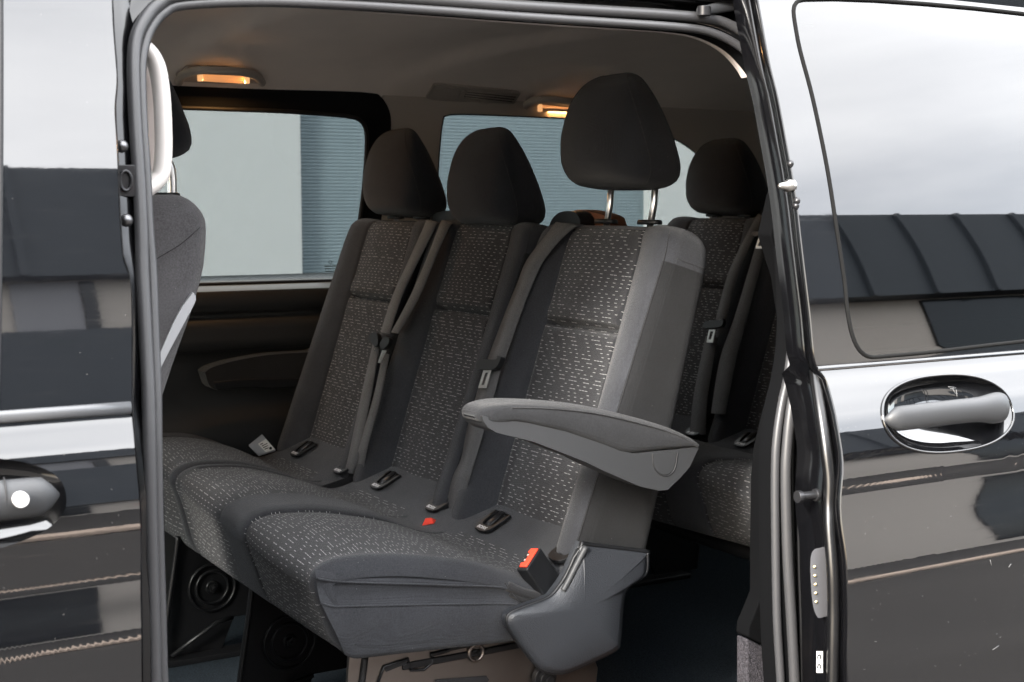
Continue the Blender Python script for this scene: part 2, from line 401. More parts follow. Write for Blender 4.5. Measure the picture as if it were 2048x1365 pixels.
# the wall behind the van
bw = thing('storage_hall', (4, 8, 0), 'pale grey hall with a teal ribbed roller shutter behind the far windows of the van', 'building')
cube_part('wall', -12, 3.32, 8, 8.3, 0, 4.2, 'white_wall', bw)
cube_part('wall', 5.95, 22, 8, 8.3, 0, 4.2, 'white_wall', bw)
cube_part('lintel', 3.32, 5.95, 8, 8.3, 3.4, 4.2, 'white_wall', bw)
V, Fc = [], []; n = 160; p = .021
for i in range(n):
    z = .02+i*p
    for zz, yy in ((z, 8.10), (z+p*.30, 8.098), (z+p*.75, 8.098), (z+p*.98, 8.10)):
        V += [(3.32, yy, zz), (5.95, yy, zz)]
Fc = [(2*i, 2*i+1, 2*i+3, 2*i+2) for i in range(4*n-1)]
tag(obj('shutter_slats', V, Fc, 'shutter_paint', bw, smooth=False), kind='stuff')

# ------------------------------------------------------------------ the van
van = thing('passenger_van', (1.2, 2.4, 0), 'black passenger van with its sliding side door open on the seats', 'van')
fF = Curve([(.4, 1.455), (.7, 1.432), (.90, 1.436), (.97, 1.440), (1.03, 1.449), (1.06, 1.450), (1.10, 1.4515), (1.13, 1.457), (1.16, 1.464), (1.198, 1.4795), (1.22, 1.483), (1.335, 1.503), (1.45, 1.527), (1.55, 1.551), (1.65, 1.578), (1.75, 1.613), (1.82, 1.65)])
fS = Curve([(.4, 1.350), (.60, 1.333), (.77, 1.3355), (.85, 1.3415), (.93, 1.3490), (1.03, 1.3705), (1.045, 1.3715), (1.055, 1.3725), (1.08, 1.379), (1.13, 1.397), (1.165, 1.415), (1.195, 1.431), (1.21, 1.434), (1.30, 1.453), (1.40, 1.476), (1.5, 1.5025), (1.6, 1.533), (1.704, 1.570), (1.80, 1.615)])
fA = Curve([(.4, 1.515), (.8, 1.505), (1.1, 1.515), (1.335, 1.56), (1.5, 1.595), (1.6, 1.622), (1.665, 1.648), (1.74, 1.69)])     # plane of the door opening
def smooth_px(pts, f, n=5): return catmull([atf(x, y, f) for x, y in pts], n)
# --- front door: skin with handle recess, window frame, glass
fd_edge = [atf(x, y, fF) for x, y in ((222, -40), (226, 60), (233, 150), (229, 225), (233, 290), (239, 440), (244, 510), (261, 568), (263, 640), (263, 740), (264, 830), (271, 920), (279, 1010), (281, 1100), (282, 1250), (283, 1420))]
eX = Curve([(p.z, p.x) for p in fd_edge])
def zs(a, b, n): return [a+(b-a)*i/(n-1) for i in range(n)]
def angle_loop(c, loop, n):                     # loop resampled at even turning angles about c
    P = np.array([(p.x, p.z) for p in resample([(a, 0, b) for a, b in loop], n*8)]); a = np.arctan2(P[:, 1]-c[1], P[:, 0]-c[0]); o = np.argsort(a); a, P = a[o], P[o]
    a = np.concatenate([a-2*math.pi, a, a+2*math.pi]); P = np.concatenate([P, P, P]); t = -math.pi+2*math.pi*np.arange(n)/n
    return list(zip(np.interp(t, a, P[:, 0]).tolist(), np.interp(t, a, P[:, 1]).tolist()))
def door_skin(name, x0f, x1f, z0, z1, f, m, parent, hole=None, nx=40, nz=90, hc=None, label=None):
    """door panel as a fine sheet on Y=f(z); x limits are functions of z; hole = (x,z) loop star-shaped about hc"""
    if hole is None:
        V = [(x0f(z)+(x1f(z)-x0f(z))*i/(nx-1), f(z), z) for z in zs(z0, z1, nz) for i in range(nx)]; Fc = gridfaces(nx, nz)
        return skin_obj(name, V, Fc, f, m, parent, label)
    n = 240; out = [(x0f(z), z) for z in zs(z0, z1, 90)]+[(x0f(z1)+(x1f(z1)-x0f(z1))*i/60, z1) for i in range(1, 60)]+[(x1f(z), z) for z in zs(z1, z0, 90)]+[(x1f(z0)+(x0f(z0)-x1f(z0))*i/60, z0) for i in range(1, 60)]
    A, B = angle_loop(hc, hole, n), angle_loop(hc, out, n)
    V, Fc = ring_surface(A, B, 46, f)
    return skin_obj(name, V, Fc, f, m, parent, label)

def sup(cx, cz, a, b, e=.85, n=140):
    sg = lambda v, p: math.copysign(abs(v)**p, v)
    return [(cx+a*sg(math.cos(t), e), cz+b*sg(math.sin(t), e)) for t in zs(0, 2*math.pi, n+1)[:-1]]
cst = lambda v: (lambda z: v)
def bowl(name, c, loop, f, depth, m, parent):
    n = len(loop); V = []; K = 16
    for j in range(K+1):
        u = 1-j/K*.985; d = depth*(1-u**3.2)**.8
        for a, b in loop: V.append((c[0]+(a-c[0])*u, f(c[1]+(b-c[1])*u)+d, c[1]+(b-c[1])*u))
    Fc = gridfaces(n, K+1, True); Fc.append(tuple(reversed([K*n+i for i in range(n)])))
    return obj(name, V, Fc, m, parent)
def handle_bar(name, x0, x1, z, yf, m, parent, big):     # a bar that swells at one end, standing off the dish
    path, r = [], []
    N = 26
    for i in range(N+1):
        u = i/N; x = x0+(x1-x0)*u
        e = math.sin(min(1, min(u, 1-u)/.09)*math.pi/2)
        path.append((x, yf-.004-.016*math.sin(math.pi*u)**.7, z+.004*math.sin(math.pi*u))); k = big(u)
        r.append(max(.0015, k*max(.12, e)))
    return obj(name, *tube(path, r, 20, flat=.62, upv=(0, 0, 1)), m, parent)
# --- front door
hole = sup(.21, 1.12, .131, .0485)
fd = door_skin('front_door', cst(-.75), eX, .45, 1.198, fF, 'black_paint', van, hole=hole, hc=(.21, 1.12))
bowl('handle_recess', (.21, 1.12), hole, fF, .030, 'black_paint', fd)
handle_bar('door_handle', .085, .332, 1.124, 1.452, 'handle_plastic', fd, lambda u: .0205)
P = atf(42, 1000, lambda z: 1.4195); obj('lock_cylinder', *cyl(P+Vector((0, .006, 0)), (0, -1, 0), .0078, .0085, 24), 'lock_metal', fd, bevel=.0008)
obj('handle_joint', *tube([(P.x-.0125, 1.4355+.0125*math.sin(a)*.92-.0, P.z+.0205*math.cos(a)) for a in zs(-math.pi*.98, 0, 20)], .0009, 6), 'black_rubber', fd)
door_skin('window_frame', lambda z: .2885+(z-1.27)*.085, eX, 1.203, 1.80, fF, 'black_paint', fd, nx=14, nz=70)
V = [(-.75+(.2845+(z-1.27)*.085+.75)*i/12, fF(z)+.004, z) for z in zs(1.215, 1.80, 40) for i in range(13)]
skin_obj('window_pane', V, gridfaces(13, 40), fF, 'privacy_glass', fd)
obj('window_seal', *tube([(.2865+(z-1.27)*.085, fF(z)+.001, z) for z in zs(1.203, 1.80, 16)], .0032, 8), 'black_rubber', fd)
obj('belt_moulding', *tube([(x, fF(1.203)-.003, 1.2035) for x in zs(-.75, eX(1.203)-.002, 12)], .0068, 12, flat=.6), 'moulding_plastic', fd)
# inside return of the door along its rear edge
V = []
for z in zs(.45, 1.80, 60):
    x, y = eX(z), fF(z); V += [(x, y, z), (x+.003, y+.004, z), (x+.002, y+.03, z), (x-.02, y+.05, z)]
obj('door_edge', V, gridfaces(4, 60), 'inner_paint', fd)
# --- sliding door
sd_edge = [atf(x, y, fS) for x, y in ((1508, -60), (1517, 0), (1541, 130), (1559, 205), (1573, 281), (1584, 341), (1594, 404), (1603, 480), (1612, 556), (1621, 630), (1629, 715), (1635, 738), (1650, 752), (1661, 784), (1671, 823), (1680, 872), (1686, 911), (1687, 948), (1683, 987), (1685, 1054), (1693, 1113), (1696, 1166), (1698, 1236), (1697, 1342), (1698, 1420))]
sX = Curve([(p.z, p.x) for p in sd_edge]); SX1 = 2.42
win_px = ((1608, -1), (1594, 4), (1587, 21), (1592, 60), (1601, 105), (1622, 183), (1640, 264), (1657, 352), (1673, 457), (1689, 563), (1694, 616), (1703, 665), (1717, 698), (1738, 714), (1770, 713), (1860, 705), (1960, 693), (2048, 683))
wl_ = catmull([atf(x, y, fS) for x, y in win_px], 5)
zb, zt = wl_[-1].z, atf(2048, 28, fS).z
win = [(p.x, p.z) for p in wl_]
xr = 2.33
win += [(xr-.05, zb+.001), (xr-.015, zb+.015), (xr, zb+.05), (xr, zt-.05), (xr-.015, zt-.015), (xr-.05, zt)]
q = [atf(x, y, fS) for x, y in ((2048, 28), (1950, 17), (1850, 8), (1750, 1), (1670, -2))]; win += [(p.x, p.z) for p in q]
wcx, wcz = 1.85, 1.46
def fG(z): return fS(z)+.0012
sd_ = door_skin('sliding_door', sX, cst(SX1), .45, 1.1965, fS, 'door_paint', van, hole=sup(1.569, 1.119, .131, .0515), hc=(1.569, 1.119))
bowl('handle_recess', (1.569, 1.119), sup(1.569, 1.119, .131, .0515), fS, .032, 'door_paint', sd_)
obj('recess_rim', *tube([(a, fS(b)-.0008, b) for a, b in sup(1.569, 1.119, .1315, .052)], .0022, 8, closed=True), 'door_paint', sd_)
handle_bar('door_handle', 1.437, 1.690, 1.120, 1.396, 'handle_plastic', sd_, lambda u: .0178+.0052*math.exp(-((u-.86)/.12)**2))
n = 300
outl = [(sX(z), z) for z in zs(1.1965, 1.86, 70)]+[(x, 1.86) for x in zs(sX(1.86), SX1, 40)[1:]]+[(SX1, z) for z in zs(1.86, 1.1965, 50)[1:]]+[(x, 1.1965) for x in zs(SX1, sX(1.1965), 80)[1:-1]]
A, B = angle_loop((wcx, wcz), win, n), angle_loop((wcx, wcz), outl, n)
V, Fc = ring_surface(A, B, 14, fS); skin_obj('window_frame', V, Fc, fS, 'door_paint', sd_)
C2 = [(wcx+(a-wcx)*.01, wcz+(b-wcz)*.01) for a, b in A]
V, Fc = ring_surface(C2, A, 60, fG); Fc.append(tuple(range(n-1, -1, -1))); skin_obj('window_pane', V, Fc, fS, 'privacy_glass', sd_)
obj('window_seal', *tube([(p.x, fS(p.z)-.0002, p.z) for p in resample([(a, 0, b) for a, b in win], 320)], .0030, 8, closed=True), 'matt_black', sd_)
V = []
for x in zs(sX(1.1965), SX1, 60):
    V += [(x, fS(1.1965), 1.1965), (x, fS(1.1965)-.0035, 1.1955), (x, fS(1.19)-.001, 1.190)]
obj('belt_crease', V, gridfaces(3, 60), 'door_paint', sd_)
# inner shell of the sliding door: front face, back plate
V = []
for z in zs(.45, 1.80, 90):
    x, y = sX(z), fS(z); w = .085 if z < 1.19 else .05
    V += [(x, y, z), (x-.0018, y+.003, z), (x-.001, y+.016, z), (x+.012, y+.02, z), (x+.010, y+w*.6, z), (x-.005, y+w, z), (x+.03, y+w+.02, z)]
obj('door_edge', V, gridfaces(7, 90), 'inner_paint', sd_)
cube_part('inner_panel', 1.42, SX1-.01, 1.565, 1.58, .45, 1.19, 'trim_plastic', sd_)
# rubber lip along the front face of the door (px traced)
lip = [(1630, 742), (1634, 775), (1642, 830), (1652, 900), (1659, 960), (1658, 1010), (1659, 1060), (1665, 1140), (1667, 1220), (1666, 1300), (1664, 1400)]
def edge_at(px, py, dy):                          # on the front face of the sliding door
    p = atf(px, py, lambda z: fS(z)+dy); return Vector((p.x, p.y, p.z))
obj('edge_seal', *tube(catmull([edge_at(x, y, .022) for x, y in lip], 5), .0085, 12), 'lip_rubber', sd_)
p = edge_at(1636, 990, .04)
obj('striker_pin', *join([cyl(p, (-1, .1, .02), .0085, .006), cyl(p, (-1, .1, .02), .0058, .034), cyl(p+Vector((-.028, .003, 0)), (-1, .1, .02), .0085, .007)]), 'dark_bolt', sd_, bevel=.0008)
cp = [edge_at(x, y, .045) for x, y in ((1631, 1098), (1640, 1103), (1646, 1125), (1648, 1180), (1647, 1225), (1642, 1236), (1633, 1232), (1625, 1205), (1621, 1150), (1622, 1112))]
cp = catmull(cp, 5, True); cc = sum(cp, Vector())/len(cp)
pl = obj('contact_plate', *plate(cp, (.022, .002, 0)), 'soft_rubber', sd_, bevel=.003)
face = [cc+(v-cc)*.72+Vector((-.0006, 0, 0)) for v in cp]
obj('contact_face', *plate(face, (.004, 0, 0)), 'grey_plastic', sd_)
for k in range(5):
    q = edge_at(1630+k*.8, 1134+k*17.5, .045); obj('contact_pin', *dome(q+Vector((-.0006, 0, 0)), (-1, 0, 0), .0026, .003, 10, 3), 'brass', sd_)
st = [edge_at(x, y, .035) for x, y in ((1633, 1303), (1645, 1303), (1645, 1346), (1633, 1346))]
stk = obj('warning_sticker', *plate(st, (.0006, 0, 0)), 'paper', sd_, smooth=False)
def on_quad(Q, u, v): return (Q[0].lerp(Q[1], u)).lerp(Q[3].lerp(Q[2], u), v)
for k in range(2):
    v0 = .10+.45*k; L = []
    for a in zs(R(-60), R(230), 14): L.append(on_quad(st, .5+.26*math.cos(a), v0+.16-.10*math.sin(a))+Vector((-.0009, 0, 0)))
    obj('symbol', *tube(L, .0011, 6), 'ink', sd_)
    obj('symbol_arrow', *plate([on_quad(st, u, v)+Vector((-.0004, 0, 0)) for u, v in ((.22, v0+.22), (.78, v0+.22), (.78, v0+.30), (.5, v0+.26), (.22, v0+.31))], (-.0003, 0, 0)), 'ink', sd_, smooth=False)
# latch cone and bolts on the upper front edge
q = at(1566, 372, X=sX(1.44)-.016)
obj('guide_cone', *tube([q+Vector((.018, 0, 0)), q+Vector((.008, 0, 0)), q+Vector((.006, 0, 0)), q+Vector((-.006, 0, -.0003)), q+Vector((-.008, 0, 0))], [.009, .009, .006, .004, .002], 12), 'steel', sd_)
for x, y in ((1577, 328), (1588, 412), (1590, 402)):
    q = at(x, y, X=sX(1.42)-.006); obj('edge_bolt', *dome(q+Vector((.004, 0, 0)), (-1, -.2, 0), .0055, .005, 10, 3), 'dark_bolt', sd_)
# roller arm at the top corner
arm = [atf(x, y, lambda z: fA(z)-.015) for x, y in ((1395, 26), (1425, 18), (1470, 9), (1508, 3))]
obj('roller_arm', *join([tube(arm, [.006, .008, .010, .012], 10, flat=.5), box(atf(1500, 22, lambda z: fA(z)-.02), .022, .02, .03)]), 'grey_plastic', sd_, bevel=.001)
obj('roller', *cyl(atf(1408, 24, lambda z: fA(z)-.02)-Vector((0, 0, .006)), (0, 0, 1), .010, .014), 'dark_bolt', sd_, bevel=.001)

# --- door opening: painted frame, double-lobed weather seal
so = ((309, 1440), (309, 1342), (306, 1201), (301, 1026), (299, 897), (297, 792), (292, 686), (285, 545), (283, 457), (278, 352), (271, 246), (267, 141), (271, 81), (288, 42), (316, 10), (360, -8), (520, -14), (680, -10), (856, 0), (1032, 12), (1200, 22), (1348, 31), (1436, 42), (1489, 68), (1524, 103), (1545, 150), (1559, 210), (1575, 300), (1585, 400), (1592, 510), (1597, 616), (1597, 690), (1590, 760), (1580, 827), (1573, 900), (1571, 955), (1573, 1050), (1576, 1131), (1582, 1230), (1588, 1342), (1592, 1440))
si = ((330, 1440), (325, 1342), (321, 1201), (316, 1026), (314, 897), (313, 792), (309, 686), (304, 545), (297, 457), (292, 352), (285, 246), (282, 141), (289, 90), (303, 55), (328, 26), (370, 10), (520, 4), (680, 9), (856, 20), (1032, 33), (1200, 44), (1348, 54), (1418, 64), (1471, 88), (1506, 120), (1530, 160), (1545, 220), (1558, 300), (1570, 400), (1579, 510), (1584, 616), (1583, 690), (1574, 760), (1563, 810), (1553, 880), (1550, 955), (1551, 1096), (1554, 1237), (1560, 1342), (1566, 1440))
po = catmull([atf(x, y, fA) for x, y in so], 4); pi2 = catmull([atf(x, y, lambda z: fA(z)+.006) for x, y in si], 4)
frame_out = []
cen = Vector((.92, 1.56, 1.1))
for p in po:
    d = (p-cen); d.y = 0; d.normalize(); q = p+d*.05; q.y = fA(q.z)+.012; frame_out.append(q)
V = []
for p, q in zip(po, frame_out):
    V += [p+Vector((0, .012, 0)), p.lerp(q, .35)+Vector((0, .004, 0)), q+Vector((0, .0, 0)), q+Vector((0, .06, 0))]
fr = obj('door_frame', V, gridfaces(4, len(po)), 'inner_paint', van)
obj('weather_seal', *join([tube(po, .0078, 12), tube(pi2, .0062, 12)]), 'rubber', fr)
# seal carrier between the lobes
V = []
for p, q in zip(po, pi2): V += [p+Vector((0, .003, 0)), q+Vector((0, .002, 0)), q+Vector((0, .03, 0))+(q-p)*.25]
obj('seal_flange', V, gridfaces(3, len(po)), 'flange_black', fr)
for x, y in ((243, 293), (252, 441)):
    q = atf(x, y, lambda z: fF(z)+.045); obj('hinge_bolt', *dome(q, (.1, -1, 0), .0075, .008, 12, 4), 'bolt_metal', fr)
q = atf(251, 362, lambda z: fF(z)+.05)
obj('latch_socket', *join([box(q+Vector((0, .004, 0)), .022, .006, .035), tube([q+Vector((.0065*math.cos(a), -.001, .011*math.sin(a))) for a in zs(0, 2*math.pi, 17)[:-1]], .002, 8, closed=True)]), 'dark_bolt', fr, bevel=.001)
# door pillar behind the front door edge
V = []
for z in zs(.4, 1.76, 40):
    x = eX(z); V += [(x-.03, fF(z)+.05, z), (x+.02, fF(z)+.055, z), (x+.05, fA(z)+.015, z)]
obj('door_pillar', V, gridfaces(3, 40), 'inner_paint', fr)
# inner trim inside the seal, right-hand side
tr = ((1540, 470), (1568, 560), (1579, 640), (1578, 700), (1566, 770), (1548, 830), (1532, 900), (1526, 960), (1524, 1100), (1524, 1190), (1510, 1225), (1498, 1252), (1496, 1275), (1545, 1300), (1556, 1300), (1552, 1100), (1553, 900), (1563, 810), (1584, 690), (1579, 510), (1560, 380))
obj('pillar_trim', *plate([atf(x, y, lambda z: 1.60) for x, y in tr], (0, .03, 0)), 'flange_black', van, bevel=.004)
obj('sill_carpet', *plate([atf(x, y, lambda z: 1.602) for x, y in ((1494, 1277), (1546, 1304), (1562, 1303), (1572, 1440), (1494, 1440))], (0, .026, 0)), 'sill_carpet', van, bevel=.004)
obj('edge_trim', *tube(catmull([atf(x, y, lambda z: fA(z)-.004) for x, y in ((1589, 440), (1596, 520), (1601, 600), (1604, 680), (1608, 725), (1612, 800), (1617, 950), (1620, 1130), (1624, 1300), (1627, 1440))], 5), .0075, 10), 'trim_plastic', fr)
# --- roof lining, shell
zc_y = Curve([(1.60, 1.690), (1.675, 1.688), (1.70, 1.700), (1.76, 1.745), (1.86, 1.785), (2.1, 1.815), (2.45, 1.826), (2.8, 1.815), (3.05, 1.785), (3.2, 1.745), (3.30, 1.700), (3.36, 1.665), (3.40, 1.640)])
sg = lambda x, c, w: 1/(1+math.exp(-(x-c)/w))
def ceil(x, y):
    mid = math.exp(-((y-2.45)/.78)**6)
    c1, c2 = 1.13-.25*max(0, y-2.8), 1.915-.7*max(0, y-2.82)
    g = lambda c, w: sg(x, c-.20, .06)*(1-sg(x, c, w))
    return zc_y(y)+.024*mid*(g(c1, .007)+g(c2, .007))-.05*max(0, x-2.7)**2
def on_ceil(px, py, lift=0):
    d = ray(px, py); lo, hi = .8, 5.0
    for k in range(300):
        t = .9+k*.015; P = CAM+d*t
        if P.y > 1.9 and P.z > ceil(P.x, P.y)-lift or P.y > 3.42: break
    a, b = t-.015, t
    for _ in range(24):
        m_ = (a+b)/2; P = CAM+d*m_
        if P.z > ceil(P.x, P.y)-lift: b = m_
        else: a = m_
    return CAM+d*b
def ceil_n(P):
    e = .01; return Vector(((ceil(P.x+e, P.y)-ceil(P.x-e, P.y))/(2*e), (ceil(P.x, P.y+e)-ceil(P.x, P.y-e))/(2*e), -1)).normalized()
xs = zs(-.9, 3.7, 150); ys = zs(1.69, 3.321, 110)
hl = obj('headlining', [(x, y, ceil(x, y)) for y in ys for x in xs], gridfaces(150, 110), 'headlining_cloth', van)
# bright trim of the door header, between the seal and the lining
hd = [i for i, p in enumerate(pi2) if p.z > 1.605 and p.x > .47]
V = []
for i in hd:
    p = pi2[i]; d = (p-cen); d.y = 0; d.normalize(); k = max(0, min(1, (p.x-.6)/.5))
    V += [p+d*.012+Vector((0, .004, 0)), p+Vector((0, .025, 0))-d*(-.001+.0035*k), p+Vector((0, .045, 0))+d*.0-d*.004*k, p+Vector((0, .075, 0))+d*.03]
obj('header_trim', V, gridfaces(4, len(hd)), 'header_cloth', hl)
cube_part('roof', -1.2, 4.0, 1.66, 3.5, 1.90, 1.93, 'black_paint', van)
V = []
for x in zs(-1.2, 4.0, 8): V += [(x, fF(1.80)+.02, 1.77), (x, fF(1.8)+.035, 1.80), (x, 1.70, 1.86), (x, 1.75, 1.915)]
obj('roof_rail', V, gridfaces(4, 8), 'black_paint', van)
V = []
for x in zs(.36, 1.45, 8): V += [(x, fA(1.70)+.015, 1.705), (x, fA(1.70)-.02, 1.715), (x, fA(1.72)-.03, 1.74), (x, fF(1.80)+.02, 1.775)]
obj('roof_channel', V, gridfaces(4, 8), 'inner_paint', van)
# floor and sills
obj('floor', *box((1.4, 2.52, .41), 5.2, 1.8, .02), 'floor_carpet', van, smooth=False)
cube_part('brown_mat', 1.12, 1.62, 1.62, 2.05, .421, .426, 'brown_carpet', van)
cube_part('door_sill', .35, 1.5, 1.46, 1.62, .36, .43, 'black_plastic', van, bevel=.01)
# near side behind the door, tail end, cab bulk
V = []
for z in zs(.42, 1.70, 20): V += [(1.53, 1.63 if z < 1.25 else 1.63+(z-1.25)*.15, z), (3.6, 1.63 if z < 1.25 else 1.63+(z-1.25)*.15, z)]
obj('inner_side', [(x, y, z) for (x, y, z) in V], gridfaces(2, 20), 'trim_plastic', van)
cube_part('side_panel', 1.50, 3.95, 1.585, 1.615, .45, 1.80, 'black_paint', van)
# --- far side wall, windows
WP_ = Vector((0, 3.42, 1.2)); WN = Vector((0, -1, -.20)).normalized()          # leaning upper wall
def aw(px, py, off=0): return atp(px, py, WP_+WN*off, WN)
tun = WN
def px_loop(pts, n=4, closed=True): return [(v.x, v.y) for v in catmull([(x, y, 0) for x, y in pts], n, closed)]
w2px = px_loop(((170, 214), (250, 214), (360, 216), (450, 219), (560, 223), (650, 229), (700, 234), (722, 243), (732, 262), (733, 300), (727, 380), (715, 470), (702, 530), (693, 558), (670, 562), (600, 564), (500, 567), (400, 570), (250, 573), (170, 574), (140, 560), (130, 480), (130, 300), (140, 230)))
w2 = [aw(x, y) for x, y in w2px]
o2px = ((-250, 120), (100, 135), (300, 146), (360, 150), (450, 154), (560, 160), (650, 166), (720, 176), (758, 190), (779, 222), (782, 262), (776, 330), (764, 430), (752, 520), (745, 580), (500, 590), (200, 592), (-250, 595))
frm = obj('far_window_surround', *plate([aw(x, y, .012) for x, y in px_loop(o2px, 3)], WN*-.012, [[aw(x, y, .012) for x, y in w2px]]), 'surround_plastic', van, bevel=.004)
obj('window_seal', *tube([aw(x, y, .014) for x, y in w2px], .0055, 8, closed=True), 'black_rubber', frm)
obj('window_pane', *plate([aw(x, y, -.004) for x, y in w2px], WN*-.004), 'tinted_glass', frm, smooth=False)
w3px = px_loop(((885, 240), (893, 231), (912, 228), (960, 229), (1060, 233), (1160, 238), (1250, 248), (1320, 266), (1368, 288), (1402, 318), (1420, 360), (1422, 450), (1404, 560), (1340, 602), (1100, 604), (900, 606), (868, 596), (866, 540), (872, 400), (878, 300)))
o3px = ((733, 580), (740, 520), (752, 430), (764, 330), (768, 262), (764, 222), (766, 178), (870, 178), (1000, 178), (1200, 186), (1500, 200), (1800, 214), (1800, 640), (1000, 640), (740, 640))
prm = obj('rear_window_surround', *plate([aw(x, y, .010) for x, y in o3px], WN*-.012, [[aw(x, y, .010) for x, y in w3px]]), 'pillar_plastic', van, bevel=.004)
obj('window_pane', *plate([aw(x, y, -.004) for x, y in w3px], WN*-.004), 'tinted_glass', prm, smooth=False)
obj('window_seal', *tube([aw(x, y, .006) for x, y in w3px], .004, 8, closed=True), 'black_rubber', prm)
# rearmost pillar, tail window
TP = Vector((3.55, 0, 1.3)); TN = Vector((-1, 0, -.12)).normalized()
def tw(px, py, off=0): return atp(px, py, TP+TN*off, TN)
V = []
for z in zs(.42, 1.75, 12): V += [(3.3, 3.43-.2*max(0, z-1.2), z), (3.45, 3.41-.2*max(0, z-1.2), z), (3.56+.1*(1.3-z), 3.3, z), (3.57+.1*(1.3-z), 3.05, z)]
obj('tail_pillar', V, gridfaces(4, 12), 'trim_plastic', van)
y0, y1 = 1.70, 3.12
tp = [(3.60-.12*(z-1.3), y, z) for y, z in roundrect(y0, 1.12, y1, 1.62, .07)]
to = [(3.60-.12*(z-1.3), y, z) for y, z in ((1.6, .42), (3.4, .42), (3.4, 1.76), (1.6, 1.76))]
tg = obj('tailgate', *plate(to, (.02, 0, 0), [tp]), 'trim_plastic', van, bevel=.003)
obj('window_pane', *plate([(x+.012, y, z) for x, y, z in tp], (.004, 0, 0)), 'tinted_glass', tg, smooth=False)
# far trim below the windows
prof = [(3.435, 1.235), (3.425, 1.222), (3.385, 1.207), (3.372, 1.196), (3.372, 1.150), (3.380, 1.146), (3.392, 1.143), (3.392, 1.132), (3.374, 1.128), (3.372, 1.055), (3.385, 1.050), (3.40, 1.04), (3.405, .96), (3.40, .80), (3.395, .66), (3.405, .40)]
def bowl_off(x, z): return -.035*math.exp(-(((x-1.28)/.30)**2+((z-.80)/.085)**2)**2)
P2 = []
for (a, b), (c, d) in zip(prof, prof[1:]):
    m_ = max(1, int(abs(d-b)/.02)); P2 += [(a+(c-a)*i/m_, b+(d-b)*i/m_) for i in range(m_)]
P2.append(prof[-1])
def trim_slope(x): return .0
xs2 = zs(-.8, 3.55, 90)
V = [(x, y+bowl_off(x, z), z) for x in xs2 for y, z in P2]
o = obj('far_side_trim', V, gridfaces(len(P2), 90), 'trim_plastic', van)
V = []
for x in (-.8, 3.55): V += [(x, 3.432, 1.236), (x, 3.42, 1.2235), (x, 3.386, 1.2085), (x, 3.375, 1.200)]
obj('window_ledge', V, gridfaces(4, 2), 'lit_ledge_plastic', van)  # paler than the trim below: window light put into the ledge colour
cube_part('far_side_skin', -1.2, 4, 3.45, 3.47, .42, 1.2, 'black_paint', van)
# glass stamp
q0, q1 = aw(648, 527, .0015), aw(674, 548, .0015)
for k in range(3):
    z = q0.z+(q1.z-q0.z)*(.35+.25*k); y_ = 3.42-(1.2-z)*-.0
    a, b = aw(649+k*1.0, 533+k*5, .0012), aw(673-2*(k == 2), 532.5+k*5, .0012)
    obj('glass_stamp', *tube([a, b], .0016, 5), 'stamp_ink', frm)
obj('glass_stamp', *tube([aw(661+3.2*math.cos(a), 525+3.2*math.sin(a), .0012) for a in zs(0, 2*math.pi, 13)[:-1]], .0008, 5, closed=True), 'stamp_ink', frm)
# --- grab handles with lit lamps
def grab(bar, lensq, brackets, lamp_w, base):
    L = [on_ceil(x, y, .004) for x, y in base]; c = sum(L, Vector())/len(L); nn = ceil_n(c)
    g = obj('grab_handle', *tube(catmull([on_ceil(x, y, k) for x, y, k in bar], 6), [.010]*(6*(len(bar)-1)+1), 12), 'pillar_plastic', van)
    ap = lambda x, y, off: atp(x, y, c+nn*off, nn)
    obj('base_plate', *plate([ap(x, y, .006) for x, y in base], nn*-.004), 'pillar_plastic', g, bevel=.001)
    lq = [ap(x, y, .0085) for x, y in lensq]
    obj('lamp_lens', *plate(lq, nn*-.003), 'warm_lens', g, smooth=False)
    for (x, y) in brackets: obj('bracket', *box(ap(x, y, .012), .012, .010, .022), 'lit_bracket', g, bevel=.003)  # brackets glow weakly, lamp light on them put into the material
    d = bpy.data.lights.new('handle_lamp', 'AREA'); d.shape = 'RECTANGLE'; d.size = lamp_w; d.size_y = .015; d.energy = LAMP; d.color = (1, .50, .17)
    o = bpy.data.objects.new('handle_lamp', d); link(o, g); o.location = sum(lq, Vector())/4+nn*.006; o.rotation_euler = (-nn).to_track_quat('Z', 'Y').to_euler()
    return g
LAMP = .11
grab(((357, 165, .006), (368, 150, .018), (400, 141, .030), (440, 142, .034), (480, 144, .030), (512, 152, .018), (524, 166, .006)), ((403, 150), (491, 155), (490, 168), (402, 163)), ((400, 154), (494, 159)), .10, ((352, 152), (375, 136), (450, 136), (510, 146), (528, 158), (524, 168), (440, 168), (356, 164)))
grab(((1050, 214, .006), (1062, 203, .018), (1090, 199, .030), (1125, 202, .034), (1160, 206, .030), (1190, 214, .018), (1200, 224, .006)), ((1085, 212), (1160, 219), (1158, 231), (1083, 224)), ((1080, 216), (1164, 224)), .09, ((1046, 208), (1066, 196), (1120, 198), (1180, 206), (1204, 220), (1196, 232), (1110, 226), (1050, 220)))
